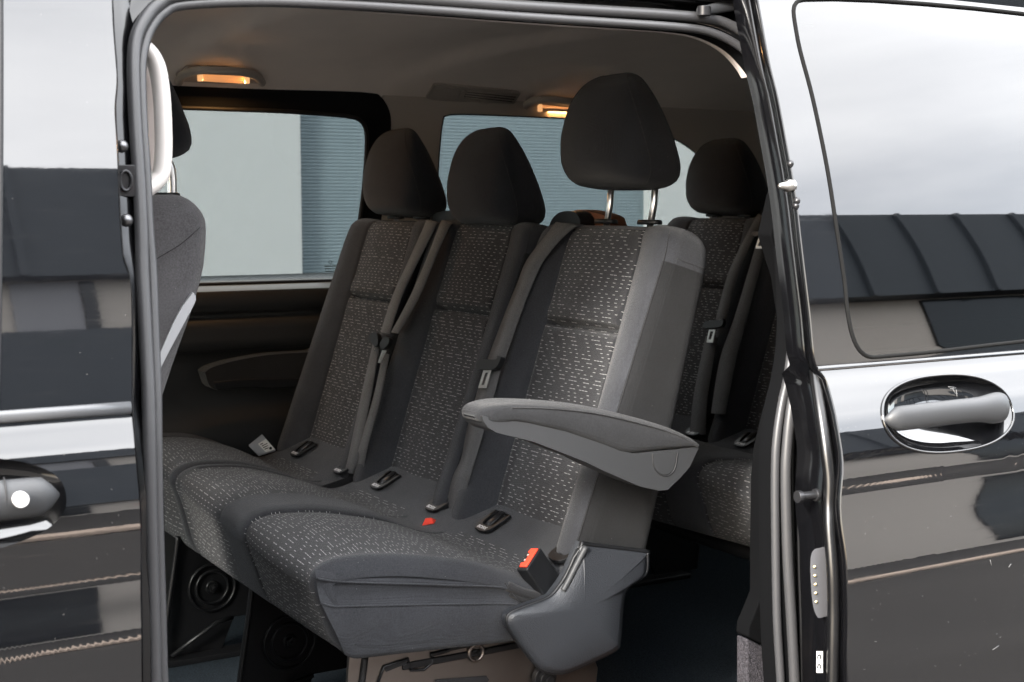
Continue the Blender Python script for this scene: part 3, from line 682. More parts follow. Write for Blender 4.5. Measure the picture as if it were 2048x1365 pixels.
# --- air outlet in the lining
vq = [on_ceil(x, y) for x, y in ((868, 169), (1042, 187), (1022, 216), (850, 198))]
vc = sum(vq, Vector())/4; vn = ceil_n(vc)
vp = lambda x, y, off: atp(x, y, vc+vn*off, vn)
def rq(pts, off, r=.12, n=4):
    Q = [Vector((x, y, 0)) for x, y in pts]; out = []
    for i in range(4):
        a, b, c = Q[i-1], Q[i], Q[(i+1) % 4]
        for k in range(n+1):
            t = k/n; out.append((1-t)**2*b.lerp(a, r)+2*t*(1-t)*b+t*t*b.lerp(c, r))
    return [vp(v.x, v.y, off) for v in out]
vent = obj('air_vent', *plate(rq(((869, 168), (1043, 186), (1023, 217), (850, 199)), .006), vn*-.006), 'pillar_plastic', van, bevel=.0015)
obj('vent_panel', *plate(rq(((872, 173), (922, 179), (915, 199), (866, 192)), .0075, .06), vn*-.004), 'pillar_plastic', vent, bevel=.0008)
obj('vent_opening', *plate(rq(((934, 182), (1034, 192), (1022, 208), (928, 196)), .0068, .05), vn*-.002), 'ink', vent, smooth=False)
for k in range(4):
    t = k/3.4; a, b = vp(934-1.7*k, 182.8+4.4*k, .0085), vp(1034-3.4*k, 192.6+4.6*k, .0085); obj('vent_slat', *tube([a, b], .0022, 6), 'pillar_plastic', vent)
obj('vent_slider', *plate(rq(((922, 183), (930, 184), (924, 199), (917, 198)), .010, .2), vn*-.006), 'pillar_plastic', vent, bevel=.001)
obj('vent_wheel', *plate(rq(((962, 203), (980, 205), (977, 209), (959, 207)), .010, .2), vn*-.006), 'pillar_plastic', vent, bevel=.001)
# --- white grab handle on the door pillar
bar = [atf(x, y, lambda z: 1.665) for x, y in ((283, 92), (300, 108), (314, 135), (322, 180), (326, 240), (327, 300), (323, 345), (310, 366), (292, 380))]
ph = obj('pillar_handle', *tube(catmull(bar, 6), [.010]*49, 14, flat=1.4), 'white_plastic', van)
obj('handle_plate', *plate([atf(x, y, lambda z: 1.690) for x, y in ((270, 110), (300, 118), (312, 150), (317, 220), (317, 310), (308, 345), (270, 350))], (0, .02, 0)), 'header_cloth', ph, bevel=.004)

# ------------------------------------------------------------------ seats
BU = Vector((.2977, 0, .9547)); BN = Vector((-.9547, 0, .2977)); B0 = Vector((1.3175, 0, .78)); BL = .632; HW = .2225
def bp(yc, w, h, d): return B0+BU*h+BN*d+Vector((0, yc+w, 0))
def smooth(a, b, x): t = max(0, min(1, (x-a)/(b-a))); return t*t*(3-2*t)
WI = .122                                       # half width of the patterned panel
def bulge(w, h):
    a = abs(w); k = h/BL
    b = (.050-.034*k)*smooth(.105, .175, a)
    b += .004*math.exp(-((k-.22)/.2)**2)*(1-smooth(.0, .122, a))+.010*math.exp(-((k-.86)/.16)**2)*(1-smooth(.02, .14, a))
    b -= .0045*math.exp(-((a-WI)/.0035)**2)
    return b
TUCK = .432
def backrest(yc, parent, wfab='plain_fabric', label=None):
    ws = sorted(set([round(v, 4) for v in zs(-.185, .185, 31)]+[s*(WI+d) for s in (-1, 1) for d in (-.006, -.003, 0, .003, .006)]+[s*v for s in (-1, 1) for v in (.192, .199, .2045, .2095, .214, .218, .221)]))
    hs = sorted(set([round(v, 4) for v in zs(.03, BL-.03, 44)]+[.0, .004, .012, .02, BL-.022, BL-.012, BL-.005, BL-.001, BL]+[TUCK+d for d in (-.016, -.010, -.005, 0, .005, .010, .016)]))
    rc = .034; V, uv, fr_n = [], [], len(ws); rings = []
    for h in hs:
        T = .118-.032*h/BL
        e0 = 1-max(0, 1-h/.03); e1 = max(0, (h-(BL-.03))/.03)
        ins = .030*(1-math.sqrt(max(0, 1-e1*e1)))+.018*(1-math.sqrt(max(0, 1-(1-e0)**2)))
        top = max(0, (h-(BL-.075))/.075); sid = .036*(1-math.sqrt(max(0, 1-min(1, top)**2)))
        hw = HW-sid-.012*(1-e0)**2; ring = []
        hm = h-.010*smooth(.06, .2, 0)
        for w in ws:
            ww = w*hw/HW; a = abs(w)
            rnd = 0 if a < HW-rc else rc*(1-math.sqrt(max(0, 1-((a-(HW-rc))/rc)**2)))
            tk = (-.026*math.exp(-((h-TUCK)/.0062)**2)+.007*math.exp(-((h-TUCK-.024)/.016)**2)+.003*math.exp(-((h-TUCK+.03)/.02)**2))*(1-smooth(WI-.014, WI+.004, a))
            d = bulge(w, h)-rnd+tk-ins
            ring.append((ww, h, d))
        side = ring[-1][2]; back = -T+ins
        nb = 8
        S1 = [(hw, h, side+(back+.03-side)*(i/nb)) for i in range(1, nb+1)]
        Cn = [(hw-.03*(1-math.cos(R(a))), h, back+.03-.03*math.sin(R(a))) for a in (30, 60, 90)]
        Bk = [((hw-.03)*(1-2*i/12), h, back) for i in range(1, 12)]
        ring2 = ring+S1+Cn+Bk+[(-x, h_, d) for x, h_, d in reversed(Cn)]+[(-x, h_, d) for x, h_, d in reversed(S1)]
        rings.append(ring2)
    n = len(rings[0]); V = [bp(yc, *q) for r_ in rings for q in r_]; U = [(q[0], q[1]) for r_ in rings for q in r_]
    ins_f, cov_f, sid_f = [], [], []
    for j in range(len(hs)-1):
        for i in range(n):
            f = (j*n+i, j*n+(i+1) % n, (j+1)*n+(i+1) % n, (j+1)*n+i)
            if i < fr_n-1 and abs(ws[i]) <= WI+1e-6 and abs(ws[i+1]) <= WI+1e-6 and hs[j] >= .0 and hs[j+1] <= BL-.012: ins_f.append(f)
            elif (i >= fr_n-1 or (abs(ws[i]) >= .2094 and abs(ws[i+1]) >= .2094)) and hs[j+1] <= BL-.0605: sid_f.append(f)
            else: cov_f.append(f)
    m = len(hs)-1; cov_f.append(tuple(m*n+i for i in range(n))); cov_f.append(tuple(reversed(range(n))))
    def sub(Fs):
        idx = {}; F2 = []
        for f in Fs: F2.append(tuple(idx.setdefault(v, len(idx)) for v in f))
        inv = sorted(idx, key=idx.get); return [V[v] for v in inv], F2, [U[v] for v in inv]
    v, f, u = sub(cov_f); cov = obj('backrest', v, f, wfab, parent, label=label)
    v, f, u = sub(sid_f); obj('shaded_side_cloth', v, f, 'shaded_side_fabric', cov)  # side cloth darkened, the shade on the backrest sides put into its colour
    v, f, u = sub(ins_f); obj('centre_panel', v, f, 'dashed_fabric', cov, uv=[(a+yc*1.7, b+.3) for a, b in u])
    # seams: panel edges are grooves; piping along the bolster corner and round the side
    for s in (-1, 1):
        L = []
        for h in zs(.01, BL-.012, 40):
            top = max(0, (h-(BL-.075))/.075); sid = .036*(1-math.sqrt(max(0, 1-min(1, top)**2))); hw = HW-sid; w = s*(.2115)
            rnd = rc*(1-math.sqrt(max(0, 1-((.2115-(HW-rc))/rc)**2))); e1 = max(0, (h-(BL-.03))/.03); ins = .030*(1-math.sqrt(max(0, 1-e1*e1)))
            L.append(bp(yc, w*hw/HW, h, bulge(w, h)-rnd-ins+.0004))
        obj('seam', *tube(L, .0011, 6), 'dark_fabric', cov)
    L = [bp(yc, w, BL-.0125, bulge(w, BL)-.030*(1-math.sqrt(1-(.0175/.03)**2))+.0005) for w in zs(-WI, WI, 12)]
    obj('seam', *tube(L, .0011, 6), 'dark_fabric', cov)
    L = [bp(yc, -HW-.0002+.0012, BL-.0605, d) for d in zs(-.008, -.075, 8)]
    obj('seam', *tube(L, .0009, 6), 'dark_fabric', cov)
    return cov
def headrest(yc, zb, parent, back=.0, posts=True, sc=1.0, x0=None, wx=1.09):
    """block with a tapering dome, bottom centre at height zb on the backrest axis"""
    base = Vector((1.3175+(zb-.78)*.3118*.86+.048+back, yc, zb)) if x0 is None else Vector((x0, yc, zb))
    up = Vector((.16, 0, .987)); nn = Vector((-.987, 0, .16))
    H = .212*sc
    hwc = Curve([(0, .092), (.008, .107), (.022, .118), (.05, .127), (.08, .127), (.12, .119), (.155, .105), (.18, .089), (.198, .070), (.207, .050), (.212, .026)])
    frc = Curve([(0, .020), (.012, .036), (.04, .049), (.09, .054), (.14, .051), (.18, .042), (.200, .030), (.209, .018), (.212, .011)])
    bkc = Curve([(0, -.058), (.010, -.078), (.026, -.089), (.05, -.083), (.08, -.067), (.12, -.044), (.16, -.021), (.19, -.003), (.205, .004), (.212, .007)])
    hs = [0, .002, .006, .012, .02]+zs(.03, .18, 16)+[.187, .194, .2, .205, .2085, .211, .212]; n = 56; V = []; sm = {0: [], 1: []}
    for h in hs:
        a, f_, b = hwc(h), frc(h), bkc(h); c = (f_+b)/2; dd = (f_-b)/2
        for i in range(n):
            t = 2*math.pi*i/n; e = .62
            x = math.copysign(abs(math.cos(t))**e, math.cos(t))*a; d = math.copysign(abs(math.sin(t))**e, math.sin(t))*dd+c
            d += .008*math.exp(-(x/.07)**2)*(1 if math.sin(t) > 0 else 0)*math.sin(math.pi*min(1, h/.2))*math.sin(t)
            V.append(base+(up*h*.97+nn*d*1.05)*sc+Vector((0, x*wx*sc, 0)))
        for k in (0, 1):
            t = R(172-46*(h/H)**1.3) if k == 0 else R(8+46*(h/H)**1.3); e = .62
            x = math.copysign(abs(math.cos(t))**e, math.cos(t))*a; d = math.copysign(abs(math.sin(t))**e, math.sin(t))*dd+c
            d += .008*math.exp(-(x/.07)**2)*math.sin(math.pi*min(1, h/.2))*math.sin(t)
            q = base+(up*h*.97+nn*d*1.05)*sc+Vector((0, x*wx*sc, 0)); sm[k].append(q+(q-(base+(up*h+nn*c)*sc)).normalized()*.0001)
    Fc = gridfaces(n, len(hs), True)+[tuple(reversed(range(n))), tuple((len(hs)-1)*n+i for i in range(n))]
    hr = obj('headrest', V, Fc, 'shaded_headrest_fabric', parent)  # plain seat cloth in a darker copy, headrest shade put into the colour
    for k in (0, 1): obj('seam', *tube(sm[k][2:-2], .0010, 6), 'dark_fabric', hr)
    if posts:
        for s in (-.07, .07):
            top = base+Vector((-back, 0, 0))+up*.02+nn*-.012+Vector((0, s, 0)); bot = Vector((1.3175+(1.36-.78)*.3118+.050, yc+s, 1.37))
            obj('post', *tube([top, top.lerp(bot, .5)+Vector((.004, 0, 0)), bot], .0064, 14), 'chrome', hr)
            obj('post_guide', *tube([bot+Vector((0, 0, .010)), bot+Vector((0, 0, .0165)), bot+Vector((0, 0, .0185))], [.030, .030, .026], 20, flat=.6, upv=(0, 1, 0)), 'black_plastic', hr)
    return hr
# cushion side profile (x, z), bottom rear round the front and back over the top
CP = [(1.34, .70), (1.15, .705), (.96, .712), (.885, .722), (.860, .738), (.842, .775), (.826, .815), (.820, .838), (.827, .857), (.848, .868), (.88, .8715), (.95, .866), (1.03, .851), (1.11, .832), (1.17, .813), (1.21, .803), (1.24, .802), (1.275, .813), (1.31, .832), (1.35, .856)]
def cushion(yc, parent, near=False, label=None, flush=0):
    P = [(v.x, v.z) for v in catmull([(a, 0, b) for a, b in CP], 6)]
    L = [0]
    for a, b in zip(P, P[1:]): L.append(L[-1]+math.hypot(b[0]-a[0], b[1]-a[1]))
    iw, io = (.150, .186) if flush else (.165, .165)
    if not flush: io = .172
    ws = sorted(set([round(v, 4) for v in zs(-.18, .18, 33)]+[s*v for s in (-1, 1) for v in (iw-.005, iw-.0025, iw, iw+.0025, iw+.005, io-.005, io-.0025, io, io+.0025, io+.005, .197, .204, .210, .215, .219, .2215, .2225)]))
    cx, cz = 1.08, .78; rr = .026; V, U = [], []; n = len(P)
    for w in ws:
        fl = flush and w*flush > 0
        if fl: w *= .227/HW
        a = min(abs(w), HW); rd = 0 if fl else rr*(1-math.sqrt(max(0, 1-max(0, (a-(HW-rr))/rr)**2)))
        for k, (x, z) in enumerate(P):
            # outward normal of the profile
            p0, p1 = P[max(0, k-1)], P[min(n-1, k+1)]; tx, tz = p1[0]-p0[0], p1[1]-p0[1]; ln = math.hypot(tx, tz); nx, nz_ = -tz/ln, tx/ln
            topw = smooth(.80, .845, z)*smooth(1.29, 1.18, x) if z > .75 else 0
            fr = smooth(.72, .76, z)*(1-smooth(.86, .95, x))
            b = (.006*math.exp(-((a-.200)/.018)**2)+.012*max(0, 1-(a/.165)**2))*max(topw, .6*fr)
            if fl: b = (.012*smooth(.140, .172, a)+.012*max(0, 1-(a/.165)**2))*max(topw, .6*fr)
            apron = smooth(1.19, 1.30, x)*(z > .78)
            b += -.010*apron*math.exp(-((a-.20)/.03)**2)*(not fl)
            sw = iw if fl else io
            if x < 1.24 and z > .73 and (fl or x > .86): b -= .0028*math.exp(-((a-sw)/.003)**2)
            off = b-rd
            skew = .068*max(0, yc+w-1.95)/.9*smooth(1.22, .90, x)
            drop = .048*max(0, yc+w-1.95)/.9*smooth(.81, .72, z)
            V.append(Vector((x+nx*off+skew, yc+w, z+nz_*off-drop))); U.append((w, L[k]))
    iF, cF = [], []; k0 = next(k for k, q in enumerate(P) if k > 12 and q[1] > .725)
    for j in range(len(ws)-1):
        for k in range(n-1):
            f = (j*n+k, j*n+k+1, (j+1)*n+k+1, (j+1)*n+k); wm = abs(ws[j]+ws[j+1])/2; x, z = P[k]
            inner = flush and (ws[j]+ws[j+1])*flush > 0
            lw = iw if inner else (io+(.2105-io)*smooth(.850, .835, x)*smooth(.858, .846, z)*(flush != 0))
            lim = 1.252-.9*max(0, wm-.11)
            if wm < lw and k >= k0 and x < lim: iF.append(f)
            else: cF.append(f)
    def sub(Fs):
        idx = {}; F2 = []
        for f in Fs: F2.append(tuple(reversed([idx.setdefault(v, len(idx)) for v in f])))
        inv = sorted(idx, key=idx.get); return [V[v] for v in inv], F2, [U[v] for v in inv]
    v, f, u = sub(cF); c = obj('seat_cushion', v, f, 'plain_fabric', parent, label=label)
    v, f, u = sub(iF); obj('centre_panel', v, f, 'dashed_fabric', c, uv=[(a+yc*2.3+.4, b) for a, b in u])
    if not near:
        e = V[:n]; e2 = V[-n:]; ctr = [Vector((1.08, yc-HW, .77)), Vector((1.08, yc+HW, .77))]
        for E_, q, fl in ((e, ctr[0], 0), (e2, ctr[1], 1)):
            if (fl and flush == 1) or (not fl and flush == -1): continue
            obj('cushion_side', list(E_)+[q], [(k, k+1, n) if not fl else (k+1, k, n) for k in range(n-1)], 'dark_fabric', c, smooth=False)
    return c
YS = (2.158, 2.612, 3.062)
SH = Vector((0, 0, 0))
def bplane(px, py, d): return atp(px, py, B0+SH+BN*d, BN)
def ribbon(name, L, Rr, D, parent, m='belt_webbing', th=.0014):
    n = len(L); a = [bplane(x, y, d) for (x, y), d in zip(L, D)]; b = [bplane(x, y, d) for (x, y), d in zip(Rr, D)]
    a, b = catmull(a, 4), catmull(b, 4); V = []
    for p, q in zip(a, b): V += [p, p.lerp(q, .5)+BN*.0008, q, q-BN*th, p-BN*th]
    return obj(name, V, gridfaces(5, len(a), True), m, parent)
def tongue(grip, blade, hole, d, parent, thick=.011):
    t = obj('belt_tongue', *plate([bplane(x, y, d) for x, y in catmull2(grip)], BN*thick), 'black_plastic', parent, bevel=.003, seg=3)
    obj('tongue_plate', *plate([bplane(x, y, d+.004) for x, y in blade], BN*.0025, [[bplane(x, y, d+.004) for x, y in hole]]), 'steel', parent, bevel=.0006)
    return t
def catmull2(pts, n=4): return [(v.x, v.y) for v in catmull([(x, y, 0) for x, y in pts], n, True)]
def isofix(yc, w, parent, txt=True):
    """dark moulded slot where the backrest meets the cushion"""
    c = Vector((1.292, yc+w, .8265)); sl = Vector((-.885, 0, -.465)); nn = Vector((-.465, 0, .885)); yv = Vector((0, -1, 0))
    out = [c+yv*a*1.45+sl*b*.86 for a, b in ((-.020, -.035), (.020, -.035), (.0195, .0), (.0175, .022), (.012, .031), (0, .034), (-.012, .031), (-.0175, .022), (-.0195, .0))]
    inn = [c+yv*a*1.45+sl*b*.86 for a, b in ((-.0135, -.034), (.0135, -.034), (.013, .0), (.010, .012), (0, .015), (-.010, .012), (-.013, .0))]
    s = obj('isofix_slot', *plate(out, nn*.006, [inn]), 'black_plastic', parent, bevel=.0015)
    obj('slot_tongue', *tube([c+sl*.012+nn*.001, c+nn*.004, c-sl*.03+nn*.006], .010, 8, flat=.35, upv=yv), 'dark_metal', s)
    if txt: text('isofix_mark', 'ISOFIX', .0105, c+sl*.0205+nn*.0064, yv, -sl, 'white_print', s)
    return s
def make_bench():
    root = thing('bench_seat', (1.1, 2.61, .42), 'second row bench of three dark seats with dashed fabric panels just inside the open door', 'bench seat', 'benches for passengers in the van')
    for i, yc in enumerate(YS):
        b = backrest(yc, root); cushion(yc, root, near=(i == 0), flush=(1, -1, 0)[i])
        headrest(yc, (1.452, 1.374, 1.392)[i], root, (-.042, -.022, -.018)[i])
        for w in (-.187, .065): isofix(yc, w, root, not (i == 0 and w < 0))
    # under-frame: side plates with pressed discs
    for k, yc in enumerate((2.0, 2.50, 2.95)):
        sx = [(.93, .70), (1.34, .70), (1.38, .60), (1.36, .43), (1.22, .43), (1.18, .50), (1.05, .50), (1.02, .43), (.88, .43), (.90, .52)]
        cxy = (1.0, .575)
        pl = obj('leg_frame', *plate([(x, yc, z) for x, z in sx], (0, .012, 0)), 'bronze_metal' if k == 0 else 'dark_metal', root, bevel=.003, label='bronze coloured leg frame nearest the door' if k == 0 else None)
        for r_, h in ((.052, .004), (.036, .010), (.012, .020)):
            obj('pressed_ring', *tube([(cxy[0]+r_*math.cos(a), yc-.002, cxy[1]+r_*math.sin(a)) for a in zs(0, 2*math.pi, 33)[:-1]], .0035, 8, closed=True), 'dark_metal', pl)
        obj('leg_bolt', *join([cyl((cxy[0], yc+.001, cxy[1]), (0, -1, 0), .010, .012, 6), cyl((cxy[0], yc+.001, cxy[1]), (0, -1, 0), .004, .019, 10)]), 'dark_bolt', pl, bevel=.0008)
        obj('flange', *tube(catmull([(.925, yc-.006, .70), (.915, yc-.008, .64), (.90, yc-.012, .56), (.885, yc-.016, .47), (.88, yc-.018, .43)], 5), .006, 8), 'dark_metal', pl)
        obj('foot_rail', *box((1.08, yc-.01, .427), .46, .05, .014), 'dark_metal', pl, bevel=.003)
        obj('foot_brace', *tube([(.90, yc-.018, .44), (1.0, yc-.022, .50), (1.04, yc-.018, .505)], .005, 8), 'dark_metal', pl)
    obj('cross_tube', *join([tube([(1.0, 2.02, .66), (1.0, 3.25, .66)], .018, 14), tube([(1.30, 2.02, .64), (1.30, 3.25, .64)], .018, 14)]), 'dark_metal', root)
    obj('seat_pan', *box((1.16, 2.61, .672), .34, 1.24, .012), 'dark_metal', root, bevel=.003)
    return root
bench = make_bench()
def copy_tree(o, parent=None):
    c = o.copy(); S.collection.objects.link(c)
    if parent: c.parent = parent; c.matrix_parent_inverse = o.matrix_parent_inverse.copy()
    for ch in list(o.children): copy_tree(ch, c)
    return c
rear = copy_tree(bench); rear.location.x += 1.0
for c in rear.children:
    if 'label' in c: del c['label']
for c in [c for c in rear.children if c.name.startswith('leg_frame')][:2]:
    for g in list(c.children): bpy.data.objects.remove(g)
    bpy.data.objects.remove(c)
rear['label'] = 'third row bench in shadow behind the second row, seen past the armrest'

# near side of the bench: cushion side bands, moulded cover, armrest, buckles, belts
yS = 1.9352
l0 = ((628, 1138), (660, 1144), (700, 1148), (800, 1152), (900, 1156), (1000, 1163), (1030, 1172))
l1 = ((633, 1157), (660, 1162), (700, 1165), (800, 1168), (900, 1171), (1000, 1175), (1036, 1188))
l2 = ((642, 1207), (670, 1214), (700, 1213), (800, 1211), (900, 1209), (1000, 1208), (1046, 1211))
l3 = ((690, 1310), (706, 1317), (732, 1316), (800, 1308), (900, 1297), (1000, 1286), (1040, 1280))
rows = []
def arc(line, dy): return resample([at(x, y, Y=yS+dy) for x, y in catmull2o(line)], 60, False)
def catmull2o(pts, n=5): return [(v.x, v.y) for v in catmull([(x, y, 0) for x, y in pts], n)]
A0, A1, A2, A3 = arc(l0, .006), arc(l1, 0), arc(l2, -.001), arc(l3, .006)
rows.append(A0); rows.append([a.lerp(b, .5)+Vector((0, -.0012, 0)) for a, b in zip(A0, A1)]); rows.append(A1)
for k in range(1, 7):
    u = k/7; rows.append([a.lerp(b, u)+Vector((0, .0045*math.sin(math.pi*u)**.7+.0005*math.sin(i*.21+k), 0)) for i, (a, b) in enumerate(zip(A1, A2))])
rows.append(A2)
for k in range(1, 9):
    u = k/9; rows.append([a.lerp(b, u)+Vector((0, .004*(1-u)**6*0-.004*math.sin(math.pi*u)+.0012*math.sin(i*.33+k*.8)*math.sin(math.pi*u), 0)) for i, (a, b) in enumerate(zip(A2, A3))])
rows.append(A3); rows.append([p+Vector((0, .05, .004)) for p in A3])
sc = obj('side_cover', [p for r_ in rows for p in r_], gridfaces(60, len(rows)), 'plain_fabric', bench)
for L, dz in ((A1, 0), (A2, 0)): obj('piping', *tube([p+Vector((0, -.0004, 0)) for p in L], .0016, 8), 'plain_fabric', sc)
obj('seam', *tube([at(x, y, Y=yS-.0035) for x, y in ((1010, 1166), (1020, 1182), (1036, 1202), (1050, 1217))], .001, 6), 'dark_fabric', sc)
# gathered cloth between the cushion and the moulded cover
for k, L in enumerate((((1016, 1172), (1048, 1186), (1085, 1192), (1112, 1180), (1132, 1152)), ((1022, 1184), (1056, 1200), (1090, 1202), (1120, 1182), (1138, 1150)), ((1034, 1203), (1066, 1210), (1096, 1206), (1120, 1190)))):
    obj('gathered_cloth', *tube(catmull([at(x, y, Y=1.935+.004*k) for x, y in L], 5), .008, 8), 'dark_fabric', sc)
cov = ((1164, 1091), (1180, 1090), (1292, 1104), (1297, 1110), (1297, 1136), (1290, 1152), (1262, 1172), (1250, 1190), (1245, 1230), (1241, 1282), (1234, 1300), (1190, 1322), (1140, 1344), (1110, 1347), (1082, 1338), (1060, 1312), (1036, 1280), (1018, 1252), (1017, 1236), (1026, 1226), (1055, 1214), (1100, 1196), (1122, 1172), (1138, 1146))
cv = [at(x, y, Y=1.905) for x, y in cov]; cvs = catmull(cv, 4, True)
mcc = sum(cvs, Vector())/len(cvs)+Vector((-.004, 0, .002)); V = [p+Vector((0, .022, 0)) for p in cvs]; K = 10
for k in range(K+1):
    u = 1-k/K*.97; V += [mcc+(p-mcc)*u+Vector((0, -.014*(1-u**3)+.004*max(0, (p.z-mcc.z)*u/.1), 0)) for p in cvs]
n_ = len(cvs); mc = obj('moulded_cover', V, gridfaces(n_, K+2, True)+[tuple((K+1)*n_+i for i in range(n_))], 'grained_plastic', bench)
obj('cover_lip', *tube([p+Vector((0, .004, 0)) for p in cvs], .0035, 10, closed=True), 'black_plastic', mc)
obj('cover_ridge', *tube(catmull([at(x, y, Y=1.903) for x, y in ((1172, 1094), (1152, 1132), (1138, 1160), (1126, 1182))], 5), [.0055]*16, 10), 'grey_plastic', mc)
def cvx(a, b, d): return (RT*a+UP*b+FW*d)*(2.27/2819)
def buckle(px, py, yy, k=1.0, m_red='red_plastic'):
    c = at(px, py, Y=yy); a, w, t = cvx(36, -57, 30)*k, cvx(30, 40, 40)*k, cvx(-23, -3.5, 21)*k
    top = [c-w/2, c+w/2, c+w/2+t, c-w/2+t]
    V, Fc = plate([p-(a*.0) for p in top], a*1.12); b = obj('buckle', V, Fc, 'black_plastic', bench, bevel=.004, seg=3)
    n = -a.normalized()*.0015
    q = lambda u, v: c+w*(u-.5)+t*v
    obj('release_button', *plate([q(.10, .10), q(.90, .10), q(.90, .72), q(.74, .80), q(.70, .55), q(.30, .55), q(.26, .80), q(.10, .72)], n*1.6), m_red, b, bevel=.0006)
    obj('buckle_slot', *plate([q(.28, .58), q(.72, .58), q(.72, .88), q(.28, .88)], n*.5), 'ink', b, smooth=False)
    for u in (.38, .6): obj('slot_catch', *plate([q(u, .60), q(u+.06, .60), q(u+.06, .72), q(u, .72)], n*1.2), 'lock_metal', b, smooth=False)
    return b
buckle(1068, 1117, 1.930)
b2 = at(857, 1048, Y=2.385); obj('buckle', *plate([b2+cvx(q[0]*1.35, q[1]*1.2+9, -20) for q in ((-11, -9, 0), (10, -5, 0), (6, 7, 0), (-5, 6, 0))], FW*.02+RT*.008-UP*.006), 'red_plastic', bench, bevel=.0012)
# armrest beside the near seat
pt = ((986, 832), (990, 817), (1003, 808), (1030, 805), (1100, 807), (1180, 815), (1260, 832), (1340, 855), (1384, 876), (1397, 888))
pb = ((988, 839), (1000, 841), (1017, 845), (1060, 851), (1137, 869), (1207, 893), (1242, 907), (1270, 911), (1306, 906), (1396, 895))
YA = 1.80
top = resample([at(x, y, Y=YA) for x, y in catmull2o(pt)], 60, False); bot = [at(x, y, Y=YA) for x, y in catmull2o(pb)]
zbc = Curve([(p.x+i*1e-5, p.z) for i, p in enumerate(bot)]); V = []; n = 26
x0, x1 = top[0].x, top[-1].x
st = []
for i, p in enumerate(top):
    st.append((p.x, p.z, min(p.z-.002, zbc(min(max(p.x, bot[0].x), bot[-1].x)))))
tip = []; xn = at(962, 838, Y=YA).x; xj, zt_j, zb_j = st[7]
for k in range(14):                               # blunt rounded nose toward the front
    u = (k/14)**2; q = (1-(1-u)**2.8)**(1/2.8); m_ = zb_j+(zt_j-zb_j)*.36
    tip.append((xn+(xj-xn)*u, m_+(zt_j-m_)*q+.0005, m_-(m_-zb_j)*q-.0005, .0375*(.45+.55*q)))
st = tip+[(x, a, b, .0375) for x, a, b in st[7:]]
for x, a, b, wy in st:
    for k in range(n):
        t = 2*math.pi*k/n; e = .5; cy, sy = math.copysign(abs(math.cos(t))**e, math.cos(t)), math.copysign(abs(math.sin(t))**e, math.sin(t))
        V.append(Vector((x, YA+.036+wy*cy, (a+b)/2+(a-b)/2*sy)))
arm = obj('armrest', V, gridfaces(n, len(st), True)+[tuple(range(n)), tuple(reversed([(len(st)-1)*n+k for k in range(n)]))], 'armrest_fabric', bench)
obj('seam', *tube([Vector((p.x, YA-.0012, p.z-.0085)) for p in top[6:]], .001, 6), 'dark_fabric', arm)
po_ = [(964, 832), (967, 842), (975, 855), (993, 866), (1067, 884), (1137, 911), (1172, 925), (1207, 942), (1278, 973), (1318, 982), (1336, 980), (1362, 955), (1380, 934), (1396, 900), (1396, 893), (1350, 900), (1306, 904), (1270, 908), (1242, 903), (1207, 889), (1137, 865), (1060, 847), (1017, 841), (986, 836)]
obj('armrest_shell', *plate([at(x, y, Y=YA+.003) for x, y in po_], (0, .066, 0)), 'grey_plastic', arm, bevel=.007, seg=4)
obj('pivot_button', *plate([at(x, y, Y=YA+.0015) for x, y in catmull2o(((1307, 908), (1308, 926), (1313, 940), (1323, 948), (1334, 949), (1344, 942), (1350, 928), (1353, 906)))], (0, .02, 0)), 'grey_plastic', arm, bevel=.0016)
obj('pivot_groove', *tube([at(x, y, Y=YA+.0028) for x, y in catmull2o(((1305, 908), (1306, 927), (1312, 942), (1323, 951), (1335, 952), (1346, 944), (1352, 929), (1355, 906)))], .0011, 6), 'ink', arm)
# armrest on the far side
fp = [at(x, y, Y=3.30) for x, y in catmull2o(((410, 745), (425, 735), (470, 722), (540, 710), (620, 705), (640, 704), (640, 770), (560, 776), (490, 775), (435, 780), (418, 770)))]
obj('armrest', *plate(fp, (0, .055, 0)), 'dark_fabric', bench, bevel=.012, seg=4, label='armrest against the far wall')
obj('armrest_shell', *plate([at(x, y, Y=3.297) for x, y in ((425, 764), (490, 758), (640, 757), (640, 772), (560, 778), (490, 777), (435, 782))], (0, .06, 0)), 'black_plastic', bench, bevel=.004)
# belts
nb = ribbon('seat_belt', ((1112, 444), (1092, 470), (1053, 521), (1033, 570), (1014, 616), (975, 718)), ((1152, 452), (1122, 478), (1085, 524), (1062, 574), (1043, 622), (1006, 727)), (.012, .026, .032, .036, .042, .052), bench)
ribbon('belt_return', ((968, 738), (958, 770), (933, 862), (922, 918), (905, 955), (888, 1030)), ((1000, 742), (992, 772), (966, 864), (950, 918), (938, 960), (917, 1034)), (.048, .050, .054, .054, .050, .030), nb)
tongue(((961, 733), (966, 724), (972, 721), (1000, 722), (1004, 715), (1010, 716), (1010, 722), (1003, 736), (993, 742), (966, 741)), ((969, 740), (984, 740), (974, 777), (958, 777)), ((972, 746), (978, 746), (970, 771), (964, 771)), .054, nb)
b1 = ribbon('seat_belt', ((851, 440), (849, 450), (817, 521), (785, 591), (761, 665)), ((874, 444), (870, 454), (836, 523), (803, 593), (779, 668)), (.010, .024, .032, .036, .046), bench)
ribbon('belt_return', ((746, 685), (722, 792), (697, 911), (688, 945)), ((759, 690), (741, 795), (716, 914), (706, 948)), (.044, .050, .052, .040), b1)
tongue(((745, 683), (749, 671), (757, 667), (763, 672), (764, 690), (758, 697), (753, 690), (748, 686)), ((754, 692), (759, 692), (752, 700), (750, 700)), ((755, 694), (757, 694), (753, 698), (752, 698)), .05, b1)
